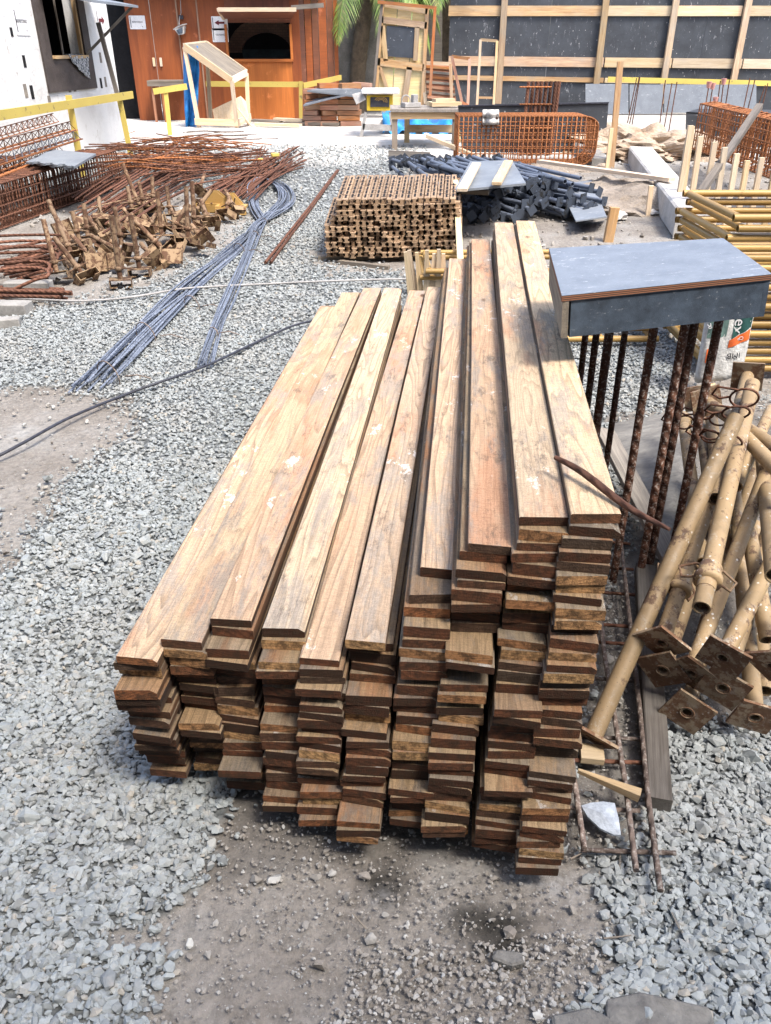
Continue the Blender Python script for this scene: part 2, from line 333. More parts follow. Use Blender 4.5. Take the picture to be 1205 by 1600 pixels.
def formply(name, A, B, spots=.8, rough=.4, sc=1.0, scratch=.6):
    g = G(name); v = g.gc(); col = g.ramp(g.noise(v, 3*sc, 6, .7), [(.35, B), (.65, A)])
    f = g.noise(v, 70*sc, 5, .7); col = g.mix(.5, col, g.ramp(f, [(.35, .6), (.7, 1.0)]), 'MULTIPLY')
    sp = g.math('ADD', g.vor(v, 9*sc), g.math('MULTIPLY', g.noise(v, 30*sc, 4, .8), .22)); mk = g.math('MULTIPLY', g.ramp(sp, [(.19, 1.0), (.22, 0.0)]), g.ramp(g.noise(v, 1.3*sc, 3), [(.40, 0.0), (.55, spots)]))
    col = g.mix(mk, col, (.62, .62, .60))
    sc2 = g.noise(g.gc((4, 4, 1.2)), 4*sc, 7, .85); col = g.mix(g.ramp(sc2, [(.60, 0.0), (.65, scratch)]), col, (.55, .56, .58))
    g.bump(f, .0008); return g.fin(col, g.math('ADD', g.math('MULTIPLY', f, .3), rough), spec=.5)
M['formply'] = formply('black_form_ply', (.052, .060, .072), (.03, .034, .042), spots=.6)
M['boxtop'] = formply('grey_film_ply', (.22, .25, .295), (.16, .185, .225), spots=.35, sc=3, rough=.42, scratch=1.0)
M['boxside'] = formply('dark_film_ply', (.07, .095, .13), (.03, .04, .055), spots=.2, sc=5, scratch=.25)
M['greyply'] = formply('pale_grey_ply', (.22, .245, .275), (.16, .18, .21), spots=.2)
def plyedge():
    g = G('ply_edge'); w_ = g.n('ShaderNodeTexWave', wave_type='BANDS', bands_direction='Y', i_Vector=g.gc((1, 1, .02), False), i_Scale=60.0, i_Distortion=.5)
    return g.fin(g.ramp(w_.outputs[0], [(.3, (.035, .02, .015)), (.6, (.26, .11, .055))]), .8)
M['plyedge'] = plyedge()
# ================================================================ GROUND
def proj(X, Y, Z):                           # world -> photo pixels (arrays)
    c = Y*CP-(Z-H)*SP; u = X/c*F; v = -(Y*SP+(Z-H)*CP)/c*F
    return 602.5+u, 800+v
def inpoly(x, y, P):
    r = np.zeros(x.shape, bool); n = len(P)
    for i in range(n):
        x0, y0 = P[i]; x1, y1 = P[(i+1) % n]
        c = ((y0 > y) != (y1 > y)) & (x < (x1-x0)*(y-y0)/((y1-y0) if y1 != y0 else 1e-9)+x0)
        r ^= c
    return r
_T = RS.rand(64, 64)
def vn(x, y):                                # tiny value noise
    xi = np.floor(x).astype(int); yi = np.floor(y).astype(int); fx = x-xi; fy = y-yi; fx = fx*fx*(3-2*fx); fy = fy*fy*(3-2*fy)
    a = _T[xi % 64, yi % 64]; b = _T[(xi+1) % 64, yi % 64]; c = _T[xi % 64, (yi+1) % 64]; d = _T[(xi+1) % 64, (yi+1) % 64]
    return (a*(1-fx)+b*fx)*(1-fy)+(c*(1-fx)+d*fx)*fy-.5
def G3(x, y): return vn(x*1.3, y*1.3)*.6+vn(x*3.1+7, y*3.1)*.3+vn(x*7.7, y*7.7+5)*.18
DIRT = [[(-60, 590), (130, 612), (205, 628), (215, 660), (150, 720), (110, 770), (60, 830), (20, 890), (-60, 930)],
        [(360, 1270), (300, 1350), (215, 1420), (165, 1450), (170, 1500), (215, 1560), (200, 1700), (900, 1700), (960, 1560), (985, 1500), (965, 1420), (940, 1370), (905, 1330), (880, 1250), (600, 1150), (400, 1150)],
        [(870, 1345), (985, 1340), (1030, 1250), (1060, 1130), (1230, 1105), (1230, 560), (1060, 560), (1050, 630), (960, 640), (960, 830), (870, 1200)],
        [(-80, 300), (380, 300), (400, 340), (330, 395), (250, 440), (120, 475), (-80, 500)],
        [(620, 445), (860, 440), (1250, 620), (1250, 180), (700, 180), (640, 250)],
        [(460, 390), (640, 395), (640, 425), (520, 428)]]
def gh(x, y): return 0.35*np.clip((y-6)/11, 0, 1)
def dirtmask(X, Y):
    Z = gh(X, Y); wx = X+(G3(X*2, Y*2)+G3(X*7, Y*7)*.6)*.2; wy = Y+(G3(X*2+40, Y*2)+G3(X*7+9, Y*7)*.6)*.2
    px, py = proj(wx, wy, Z); m = np.zeros(X.shape, bool)
    for P in DIRT: m |= inpoly(px, py, P)
    return m, px, py
def spacing(a, b, f0, c0, gr):
    o = [c0]; st = f0
    while o[-1] < b: o.append(o[-1]+st*max(1, (o[-1]-c0-2)*gr))
    r = [c0]
    while r[-1] > a: r.append(r[-1]-st*max(1, (c0-2-r[-1])*gr))
    return np.array(sorted(set(r+o)))
ys = spacing(-60, 120, .028, 2.2, .55); xs = spacing(-80, 80, .028, 0.0, .9)
X, Y = np.meshgrid(xs, ys); dm, px, py = dirtmask(X, Y)
near = np.clip(1.5-np.abs(Y-3)/8, 0, 1)
Z = gh(X, Y)+(G3(X, Y)*.026)*near
Z = np.where(dm & (Y < 7), Z-.008+G3(X*9, Y*9)*.006, Z)
gv = np.stack([X, Y, Z], -1).reshape(-1, 3); ny, nx = X.shape
ii = np.arange(ny*nx).reshape(ny, nx); fq = np.stack([ii[:-1, :-1], ii[:-1, 1:], ii[1:, 1:], ii[1:, :-1]], -1).reshape(-1, 4)
def npmesh(name, V, Fc, mat, k, attrs=(), smooth=True):
    me = bpy.data.meshes.new(name); me.vertices.add(len(V)); me.vertices.foreach_set('co', V.astype(np.float32).ravel())
    me.loops.add(len(Fc)*k); me.loops.foreach_set('vertex_index', Fc.astype(np.int32).ravel())
    me.polygons.add(len(Fc)); me.polygons.foreach_set('loop_start', np.arange(0, len(Fc)*k, k, dtype=np.int32))
    me.polygons.foreach_set('use_smooth', np.full(len(Fc), smooth)); me.update(calc_edges=True)
    for nm, ty, arr in attrs:
        a = me.attributes.new(nm, ty, 'POINT'); a.data.foreach_set('value' if ty == 'FLOAT' else 'vector', arr.astype(np.float32).ravel())
    me.materials.append(mat); o = bpy.data.objects.new(name, me); COL.objects.link(o); return o
# attributes: dirt, pale yard floor, damp stains, mortar dust
pale = np.clip((Y+G3(X, Y)*1.2-12.4)/1.2, 0, 1)*np.where(X < 3.2, 1, .6)
qx, qy = proj(X, Y, gh(X, Y))
def blob(cx, cy, rx, ry):
    return np.clip(1.25-np.sqrt(((qx-cx)/rx)**2+((qy-cy)/ry)**2)+G3(X*9, Y*9)*1.3, 0, 1)*(Y < 2.5)
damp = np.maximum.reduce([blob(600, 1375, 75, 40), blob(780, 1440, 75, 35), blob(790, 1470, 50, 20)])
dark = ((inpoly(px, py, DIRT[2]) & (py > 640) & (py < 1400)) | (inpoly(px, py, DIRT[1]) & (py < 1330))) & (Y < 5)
dust = np.maximum(blob(880, 1380, 70, 28), blob(585, 1400, 40, 22)*.6)
def ground_mat():
    g = G('yard_ground'); P = g.wc(); A = lambda n_: g.n('ShaderNodeAttribute', attribute_name=n_).outputs['Fac']
    n1 = g.noise(P, 2.3, 6, .65); n2 = g.noise(P, 38, 6, .7)
    dirt = g.ramp(n1, [(.32, (.21, .185, .16)), (.52, (.285, .262, .235)), (.72, (.35, .342, .325))])
    dirt = g.mix(.75, dirt, g.ramp(n2, [(.28, .35), (.7, 1.0)]), 'MULTIPLY')
    gr = g.vor(P, 95); chips = g.ramp(gr, [(.2, 1.0), (.34, 0.0)])
    cc = g.n('ShaderNodeTexVoronoi'); g.put(cc.inputs['Vector'], P); cc.inputs['Scale'].default_value = 95
    dirt = g.mix(g.math('MULTIPLY', chips, g.ramp(g.noise(P, 5, 4), [(.42, .12), (.62, .8)])), dirt, g.ramp(cc.outputs['Color'], [(.2, (.13, .125, .115)), (.8, (.34, .335, .32))]))
    v2 = g.n('ShaderNodeTexVoronoi'); g.put(v2.inputs['Vector'], P); v2.inputs['Scale'].default_value = 34
    gv_ = g.ramp(v2.outputs['Color'], [(.2, (.14, .15, .152)), (.8, (.26, .275, .277))]); gv_ = g.mix(.9, gv_, g.ramp(v2.outputs['Distance'], [(.3, 1.0), (.7, .35)]), 'MULTIPLY')
    col = g.mix(A('dirt'), gv_, dirt)
    pl = g.mix(g.ramp(g.noise(P, 1.4, 6, .7), [(.4, 0.0), (.62, 1.0)]), (.60, .59, .56), (.40, .37, .33))
    col = g.mix(A('pale'), col, pl)
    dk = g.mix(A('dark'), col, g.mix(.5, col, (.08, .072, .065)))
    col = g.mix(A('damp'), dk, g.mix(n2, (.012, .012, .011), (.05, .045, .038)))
    col = g.mix(g.math('MULTIPLY', A('dust'), g.ramp(n2, [(.35, 0.0), (.6, .8)])), col, (.34, .34, .34))
    g.bump(g.math('ADD', g.math('MULTIPLY', n2, .8), g.math('MULTIPLY', v2.outputs['Distance'], g.math('SUBTRACT', 0.6, A('dirt')))), .012, .9)
    return g.fin(col, .93, spec=.2)
o = npmesh('ground', gv, fq, ground_mat(), 4, [('dirt', 'FLOAT', dm*1.0), ('pale', 'FLOAT', pale), ('damp', 'FLOAT', damp), ('dark', 'FLOAT', dark*1.0), ('dust', 'FLOAT', dust)])
tag(o, kind='structure')
# ---------------------------------------------------------------- crushed stone
def hull(seed, k=11):
    r = np.random.RandomState(seed); bm = bmesh.new()
    for _ in range(k):
        p = r.normal(size=3); p /= np.linalg.norm(p); p *= (.88+.2*r.rand()); p *= (1.0, .80, .66); bm.verts.new(p)
    bmesh.ops.convex_hull(bm, input=bm.verts[:]); loose = [v for v in bm.verts if not v.link_faces]
    bmesh.ops.delete(bm, geom=loose, context='VERTS'); bmesh.ops.triangulate(bm, faces=bm.faces[:]); bmesh.ops.recalc_face_normals(bm, faces=bm.faces[:])
    bm.verts.index_update(); V = np.array([v.co[:] for v in bm.verts]); Fc = np.array([[v.index for v in f.verts] for f in bm.faces]); bm.free(); return V, Fc
HUL = [hull(i, 12+i % 6) for i in range(22)]
def gheight(x, y):
    nr = np.clip(1.5-np.abs(y-3)/8, 0, 1); return gh(x, y)+(G3(x, y)*.026)*nr
def stones(name, x, y, r, tint, mat, lift=.25, kind='stuff', flat=.9):
    Vs = []; Fs = []; Ts = []; Cs = []; base = 0; sel = RS.randint(0, len(HUL), len(x)); z = gheight(x, y)
    for k, (hv, hf) in enumerate(HUL):
        I = np.where(sel == k)[0]; n = len(I)
        if not n: continue
        q = RS.normal(size=(n, 4)); q[:, 1:3] *= .45; q /= np.linalg.norm(q, axis=1)[:, None]; a, b, c, d = q.T
        R = np.stack([1-2*(c*c+d*d), 2*(b*c-a*d), 2*(b*d+a*c), 2*(b*c+a*d), 1-2*(b*b+d*d), 2*(c*d-a*b), 2*(b*d-a*c), 2*(c*d+a*b), 1-2*(b*b+c*c)], -1).reshape(n, 3, 3)
        s = np.stack([r[I]*(.85+.4*RS.rand(n)), r[I]*(.8+.35*RS.rand(n)), r[I]*flat*(.8+.4*RS.rand(n))], -1)
        W = np.einsum('nij,vj->nvi', R, hv)*s[:, None, :]
        W += np.stack([x[I], y[I], z[I]+.006+r[I]*lift*(RS.rand(n)*2-.2)], -1)[:, None, :]
        Vs.append(W.reshape(-1, 3)); Fs.append((hf[None]+(base+np.arange(n)*len(hv))[:, None, None]).reshape(-1, 3)); base += n*len(hv)
        Ts.append(np.repeat(tint[I], len(hv)))
    o = npmesh(name, np.concatenate(Vs), np.concatenate(Fs), mat, 3, [('tint', 'FLOAT', np.concatenate(Ts))], smooth=False)
    return tag(o, kind=kind)
def stone_mat(name, stops):
    g = G(name); t = g.n('ShaderNodeAttribute', attribute_name='tint').outputs['Fac']; P = g.wc()
    col = g.ramp(t, stops); n1 = g.noise(P, 90, 5, .7); col = g.mix(.55, col, g.ramp(n1, [(.3, .62), (.7, 1.0)]), 'MULTIPLY')
    col = g.mix(g.ramp(g.noise(P, 35, 4), [(.58, 0.0), (.7, .45)]), col, (.36, .33, .29))
    dz = g.ramp(g.noise(P, 1.7, 6, .75), [(.46, 0.0), (.62, .5)]); col = g.mix(dz, col, g.mix(.5, col, (.33, .30, .26)))
    g.bump(n1, .0015, .8); return g.fin(col, .85, spec=.3)
M['stone'] = stone_mat('crushed_stone', [(0, (.22, .235, .24)), (.3, (.27, .29, .293)), (.6, (.31, .335, .338)), (.92, (.37, .395, .395)), (1, (.36, .335, .29))])
def scatter(y0, y1, dens, r0, r1, want_dirt=False, keep=1.0, polys=None):
    n = int((y1-y0)*(y1*1.5+1.2)*dens); Y = y0+RS.rand(n)*(y1-y0); X = (RS.rand(n)-.5)*(y1*1.5+1.2)
    JX = X+RS.normal(size=n)*.045*np.clip(Y/2, .6, 3); JY = Y+RS.normal(size=n)*.045*np.clip(Y/2, .6, 3); m, px, py = dirtmask(JX, JY); px, py = proj(X, Y, gh(X, Y)); ok = (px > -50) & (px < 1255) & (py < 1660) & (py > 228)
    ok &= m if want_dirt else ~m
    if want_dirt: ok &= (RS.rand(n) < keep*(.25+1.5*np.clip(G3(X*2, Y*2)+.3, 0, 1)))
    if polys:
        q = np.zeros(n, bool)
        for P in polys: q |= inpoly(px, py, P)
        ok &= q
    ok &= ~((np.abs(X-.1-(Y-3)*.11) < .42) & (Y > 1.9) & (Y < 4.2))       # nothing under the timber stack
    u = RS.rand(n); return X[ok], Y[ok], (r0+(r1-r0)*u**2.2)[ok]
parts_ = [scatter(.55, 1.9, 12500, .0055, .018), scatter(1.9, 3.4, 7500, .0065, .016), scatter(3.4, 5.6, 3400, .0085, .016), scatter(5.6, 9.5, 1700, .012, .019), scatter(9.5, 15.5, 220, .018, .032)]
x = np.concatenate([p[0] for p in parts_]); y = np.concatenate([p[1] for p in parts_]); r = np.concatenate([p[2] for p in parts_])
stones('gravel', x, y, r, np.clip(RS.normal(.5, .24, len(x)), 0, 1), M['stone'])
big = scatter(.6, 3.2, 26, .024, .036)
stones('gravel', *big, np.clip(RS.normal(.45, .2, len(big[0])), 0, 1), M['stone'], lift=.5)
M['chip'] = stone_mat('dirt_chips', [(0, (.17, .15, .13)), (.4, (.28, .255, .225)), (.75, (.37, .36, .34)), (1, (.50, .50, .48))])
parts_ = [scatter(.55, 2.4, 9000, .0015, .0065, True, .8), scatter(.55, 2.6, 150, .008, .02, True, .8), scatter(2.6, 6, 330, .005, .016, True, .7), scatter(6, 13, 60, .01, .04, True, .8),
          scatter(.55, 1.05, 9000, .003, .0095, True, 1.6, [[(560, 1480), (760, 1470), (960, 1450), (1000, 1640), (480, 1640)]])]
x = np.concatenate([p[0] for p in parts_]); y = np.concatenate([p[1] for p in parts_]); r = np.concatenate([p[2] for p in parts_])
stones('loose_stones', x, y, r, np.clip(RS.normal(.5, .25, len(x)), 0, 1), M['chip'], lift=.2)
# ---------------------------------------------------------------- timber stack
def v3(a, z): return Vector((a[0], a[1], z))
# near-centre pixel, far-centre pixel, top height, foot shift towards the viewer
COLS = [((212.5, 1028), (514, 479), .51, .05, 'far left'), ((283, 1001), (548, 457), .53, .03, ''), ((360, 968), (582, 450), .56, -.085, ''), ((443, 982), (614, 450), .56, -.12, ''),
        ((499, 1030), (652, 454), .526, -.09, ''), ((571, 1002), (680, 449), .57, -.11, ''), ((691, 889), (716, 404), .70, -.20, ''), ((768, 852), (751, 374), .80, -.20, ''),
        ((850, 808), (787, 348), .87, -.21, ''), ((932, 803), (821, 345), .89, -.23, '')]
def plank_mesh(L, wd, th, seed, wane=0.0):
    r = random.Random(seed); b = MB(); n = 7; c = .0022; vs = []; g = []; bow = r.uniform(-.005, .005); crown = r.uniform(-.003, .003); tw = r.uniform(-.02, .02)
    go = (r.random()*9, r.random()*9, r.random()*9)
    sec = [(-wd/2+c, -th/2), (wd/2-c, -th/2), (wd/2, -th/2+c), (wd/2, th/2-c-wane), (wd/2-c-wane*1.6, th/2), (-wd/2+c, th/2), (-wd/2, th/2-c), (-wd/2, -th/2+c)]
    for i in range(n+1):
        t = i/n; yy = (t-.5)*L; bx = bow*(1-(2*t-1)**2)+r.uniform(-.0006, .0006); bz = crown*(1-(2*t-1)**2)*.4
        skew = (r.uniform(-.006, .006) if i in (0, n) else 0); a = tw*(t-.5)*.25
        for (sx, sz) in sec:
            vs.append((sx*math.cos(a)-sz*math.sin(a)+bx, yy+skew*sx/wd*2, sz+sx*math.sin(a)+bz)); g.append((sx, sz, yy))
    k = 8; top = []; side = []
    for i in range(n):
        for j in range(k):
            f = (i*k+j, i*k+(j+1) % k, (i+1)*k+(j+1) % k, (i+1)*k+j)
            (top if j in (4, 5, 3, 0) else side).append(f)
    b.add(vs, [], 0, [(q[0]+go[0], q[1]+go[1], q[2]+go[2]) for q in g])
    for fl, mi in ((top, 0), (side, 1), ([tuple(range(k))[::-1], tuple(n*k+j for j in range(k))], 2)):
        for f in fl: b.f.append(list(f)); b.m.append(mi); b.sm.append(False)
    return b
cols = []; total = 0
for ci, (a, f_, zt, foot, _) in enumerate(COLS):
    A = at(*a, 1.0); d = ray(*a); t = (zt-H)/d.z; A = Vector((d.x*t, d.y*t, zt)); d = ray(*f_); t = (zt-H)/d.z; B = Vector((d.x*t, d.y*t, zt)); cols.append((A, B, zt, foot))
names_top = ['long plank', 'long plank with streaked grain', 'plank with pale scuffed end', 'plank with a chipped corner', 'grey brown plank', 'plank with fine lengthwise grain', 'shorter plank with reddish patches', 'pale plank with white plaster splashes', 'broad sawn tan plank', 'broad sawn pale plank']
for ci, (A, B, zt, foot) in enumerate(cols):
    rr = random.Random(100+ci); z = zt; k = 0; run = 0.0; lat = 0.0
    D0 = (B-A); L0 = D0.length; u = D0.normalized(); perp = Vector((u.y, -u.x, 0)); ang = -math.atan2(u.x, u.y)
    while z > .085:
        th = rr.choice([.019, .021, .0225, .0225, .024, .026, .029]); wd = rr.uniform(.090, .101) if k else .097
        if ci >= 6: wd = rr.uniform(.097, .107) if k else (.101 if ci > 7 else .098)
        if k and ci < 6: wd = rr.uniform(.096, .106)
        if k == 0 and ci in (4, 5): wd = .09
        frac = (zt-z)/(zt-.06)
        if rr.random() < .3: run = rr.uniform(-.010, .012)
        if k and rr.random() < .2: run = rr.uniform(-.042, .042)
        lat += rr.uniform(-.006, .006); lat = max(-.010, min(.010, lat))
        sh = foot*frac**.8+(run+rr.uniform(-.006, .007) if k else 0)
        if k == 0: sh = 0; lat = 0
        if ci == 6 and k: sh += -.055*(1-frac) 
        even = -.564+.1095*ci; act = [-.564, -.468, -.359, -.232, -.150, -.045, .126, .222, .325, .425][ci]
        latx = lat+((even-act)*min(1, .45+frac) if k else 0)-(.045*frac if ci > 6 else .03*frac if ci > 3 else -.0*frac)
        L = L0 if k == 0 else L0+rr.uniform(-.12, .10)
        near_ = A+u*sh+perp*latx; cen = near_+u*(L/2); cen.z = z-th/2
        b = plank_mesh(L, wd, th, ci*50+k, wane=(.008 if (ci == 3 and k == 0) else (rr.uniform(.003, .009) if rr.random() < .22 else 0)))
        col_t = nth(ci)+' column from the left'
        if k == 0: lab = '%s topping the %s column of the stack' % (names_top[ci], nth(ci))
        else: lab = 'rough plank, %s down in the %s column from left of the stack' % (ORD[k], nth(ci))
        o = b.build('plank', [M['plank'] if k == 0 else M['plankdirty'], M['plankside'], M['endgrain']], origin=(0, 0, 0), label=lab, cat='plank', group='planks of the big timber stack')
        o.location = cen; o.rotation_euler = (0, 0, ang+(rr.uniform(-.0025, .0025) if k else 0)); total += 1
        z -= th+.0006; k += 1
    zb = z
    cols[ci] = (A, B, zt, foot, z)
print('planks', total)
zb = min(c[4] for c in cols)
for fy, wh in ((.22, 'near'), (.5, 'middle'), (.85, 'far')):
    a = cols[0][0].lerp(cols[0][1], fy); b_ = cols[9][0].lerp(cols[9][1], fy); a.z = b_.z = zb*.5-.006
    b = MB(); b.beam(a+Vector((-.0, 0, 0)), b_+Vector((-.02, 0, 0)), .09, zb+.02); b.build('timber_bearer', M['woodgrey'], label='dark timber bearer under the %s part of the plank stack' % wh, cat='beam', group='bearers under the plank stack')
# offcuts standing behind the stack
for i, (x0, x1, yy, hh) in enumerate([(633, 647, 444, 415), (642, 653, 442, 420), (650, 661, 443, 417), (658, 670, 444, 424), (667, 678, 443, 421), (676, 687, 444, 419), (684, 696, 442, 412)]):
    q0 = gp((x0+x1)/2+3, yy, .10); q0.y += .0; q1 = q0+Vector((-.05+.01*i+.02*math.sin(i*5), -.02, .25+.03*math.sin(i*3))); b = MB(); b.beam(q0-Vector((0, 0, .10)), q1, .055, .022, up=(0, 1, 0), w1=.028)
    b.build('wood_wedge', M['woodpale'], label='pale pointed wood offcut, %s of seven standing behind the plank stack' % (nth(i)), cat='offcut', group='pointed offcuts behind the plank stack')
# ---------------------------------------------------------------- column starter box
tb = empty('form_box', (0.87, 2.55, 1.0), 'grey topped black plywood box capping tall rusty column bars', 'box')
def zp(px, py, z):
    d = ray(px, py); t = (z-H)/d.z; return Vector((d.x*t, d.y*t, z))
fl, fr, br, bl = zp(878, 462, 1.10), zp(1207, 428, 1.14), zp(1130, 372, 1.14), zp(858, 388, 1.10)
b = MB(); b.slab([fl, fr, br, bl], .018); ob = b.build('top_panel', [M['boxtop']], tb)
b = MB(); n_ = (fr-fl).cross(bl-fl).normalized()
for (p, q, nn) in ((fl, fr, -1), (fr, br, 0), (br, bl, 0), (bl, fl, 0)):
    dd = (q-p).normalized(); b.beam(p-n_*.0092-dd*.0-(Vector((0, 0, 0))), q-n_*.0092, .0012, .0162, up=n_)
b.build('panel_edge', M['plyedge'], tb)
def side(p, q, ins, name, mt, e0, e1, hgt=.105):
    dd = (q-p).normalized(); inn = n_.cross(dd).normalized(); a = p+dd*e0+inn*ins-n_*.019; c = q-dd*e1+inn*ins-n_*.019
    b = MB(); b.slab([a-n_*hgt, c-n_*hgt, c, a], .018); return b.build(name, mt, tb)
side(fl, fr, .004, 'front_panel', M['boxside'], .03, .012); side(br, bl, .004, 'back_panel', M['boxside'], .025, .025)
side(bl, fl, .003, 'side_panel', M['woodgrey'], .0, .003); side(fr, br, .003, 'side_panel', M['boxside'], .0, .003)
def rebar(name, p0, p1, r, mat, **kw):
    b = MB(); b.path([p0, p1], r, 10); o = b.build(name, mat, **kw)
    return o
zb_ = 1.07
bars = [(914, 520, 2.78, .0105), (931, 520, 2.66, .011), (951, 520, 2.52, .0135), (976, 516, 2.62, .010), (1021, 512, 2.42, .0125), (1070, 508, 2.385, .0125), (1084, 508, 2.41, .0125), (1122, 505, 2.42, .0125), (1000, 512, 2.78, .010)]
where = ['leftmost thin bar', 'second bar from the left', 'thick bar third from the left', 'thin bar fourth from the left', 'bar below the middle of the box front', 'left bar of the tied pair', 'right bar of the tied pair', 'right bar in front of the cement bag', 'short hidden bar at the back']
for i, (px_, py_, Yb, r) in enumerate(bars[:8]):
    p = at(px_, py_, Yb); top = Vector((p.x, p.y, 1.085)); ft = Vector((p.x+.01, p.y-.01, -.02)); b = MB(); b.path([ft, top], r*1.12, 12)
    b.build('starter_bar', M['rustdark'], label='dark rusty ribbed %s under the black box' % where[i], cat='steel bar', group='starter bars under the black box')
# rusty stick across the planks
p0 = zp(868, 715, .915); p1 = zp(1046, 830, .90); b = MB(); pts = [p0.lerp(p1, t)+Vector((0, 0, .006*math.sin(t*7))) for t in np.linspace(0, 1, 12)]
b.path(pts, .01, 7, rr=[.003+.0055*math.sin(PI*min(1, .15+t*.8)) for t in np.linspace(0, 1, 12)])
b.build('bark_stick', M['rust'], label='reddish brown rough stick lying across the right planks', cat='stick')
# ---------------------------------------------------------------- bar mesh on the ground beside the stack
mt = empty('ground_mesh', gp(960, 1100, 0), 'dusty welded bar cage lying half buried right of the plank stack', 'bar cage')
def gl(name, pts, r, mat, parent, z, n=8):
    b = MB(); P = [gp(x, y, z) for x, y in pts]; b.path(P, r, n); return b.build(name, mat, parent)
for pts in ([(860, 900), (897, 1215), (913, 1325)], [(925, 800), (944, 1020), (962, 1130), (978, 1230), (994, 1360)], [(965, 800), (1000, 1110), (1014, 1256), (1032, 1392)]): gl('long_bar', pts, .0075, M['darkbar'], mt, .055)
for y_, x0, x1 in ((1328, 908, 1056), (1187, 880, 1010), (1150, 880, 1000), (1060, 930, 1005), (1003, 935, 1000), (975, 930, 1000), (925, 930, 1000), (885, 930, 990), (845, 930, 985), (1262, 890, 1000)): gl('cross_bar', [(x0, y_), (x1, y_+5)], .006, M['rust'] if y_ % 2 else M['darkbar'], mt, .035)
b = MB(); b.beam(gp(1030, 1258, .035), gp(1008, 890, .06), .06, .05, w1=.07); b.build('timber_post', M['wooddark'], bevel=.004, label='dark grey timber post lying beside the bar cage', cat='timber')
b = MB(); q0, q1 = zp(944, 672, .20), zp(1066, 905, .10); b.beam(q0, q1, .10, .022, up=(.3, -.2, 1)); b.build('board', M['woodgrey'], bevel=.002, label='brown board slanting down behind the starter bars', cat='board')
b = MB(); b.slab([gp(1046, 838, .075), gp(1110, 850, .08), gp(1068, 640, .10), gp(955, 662, .10)], .016); b.build('plywood_sheet', M['shale'], label='dusty grey plywood sheet lying between the bars and the yellow props', cat='sheet')
# wooden stick, block and foam piece
b = MB(); b.beam(gp(903, 1204, .09), gp(1000, 1243, .075), .008, .012, w1=.026, h1=.026); b.build('wood_stake', M['wood'], label='pale tapered stake lying over the bar cage', cat='stake', bevel=.001)
b = MB(); b.beam(gp(907, 1176, .045), gp(943, 1180, .045), .055, .022); b.build('wood_block', M['woodpale'], bevel=.0015, label='small pale wood block under the foot of the long prop', cat='block')
b = MB(); ct = gp(938, 1288, .03); ol = []
for (ax, ay) in [(-.045, .03), (-.02, .037), (.012, .04), (.04, .036), (.043, .0), (.041, -.038), (.02, -.036), (-.008, -.022), (-.034, .005)]: ol.append(Vector((ct.x+ax, ct.y+ay, ct.z+.022+ay*.35)))
vs = ol+[Vector((ct.x, ct.y+.005, ct.z+.036))]; fs = [(i, (i+1) % 9, 9) for i in range(9)]; vs2 = [v-Vector((0, 0, .006)) for v in vs]
b.add(vs+vs2, fs+[(a+10, c+10, b2+10) for (a, b2, c) in fs]+[(i, i+10, (i+1) % 9+10, (i+1) % 9) for i in range(9)], smooth=False); b.build('broken_cup', plain('pale_shard', (.45, .50, .57), (.34, .38, .44), 30, .6), label='white curved broken shard beside the bar cage', cat='shard')
# loose slabs at the bottom edge
for i, (P, lab) in enumerate([([(945, 1560), (1000, 1548), (1110, 1572), (1125, 1625), (980, 1640), (950, 1590)], 'dark flat stone slab at the bottom edge of the picture'), ([(862, 1585), (920, 1572), (975, 1598), (960, 1640), (870, 1640)], 'smaller grey stone slab left of the dark one')]):
    b = MB(); pts = [gp(x_, y_, .022+.006*((k*7) % 3)) for k, (x_, y_) in enumerate(P)]; b.poly(pts, (0, 0, 1), .03); b.build('stone_slab', M['shale'], label=lab, cat='stone', bevel=.005)
b = MB(); b.poly([gp(x_, y_, .018) for x_, y_ in [(775, 1482), (815, 1486), (820, 1503), (800, 1508), (768, 1496)]], (0, 0, 1), .025); b.build('stone_slab', M['shale'], label='flat dark stone half buried in the damp dirt', cat='stone', bevel=.004)
for i in range(9):                          # dry leaves and splinters
    px_, py_ = random.choice([(random.uniform(900, 1190), random.uniform(1330, 1560)), (random.uniform(200, 700), random.uniform(1330, 1560)), (random.uniform(30, 420), random.uniform(680, 1000))])
    a = random.uniform(0, PI); q = gp(px_, py_, .022); L = random.uniform(.01, .035); b = MB(); b.beam(q-Vector((math.cos(a), math.sin(a), .1))*L, q+Vector((math.cos(a), math.sin(a), .15))*L, .004, .002, w1=.002)
    b.build('wood_splinter', M['woodgrey'], label='small splinter of wood lying on the stones', cat='splinter', group='wood splinters scattered on the ground')
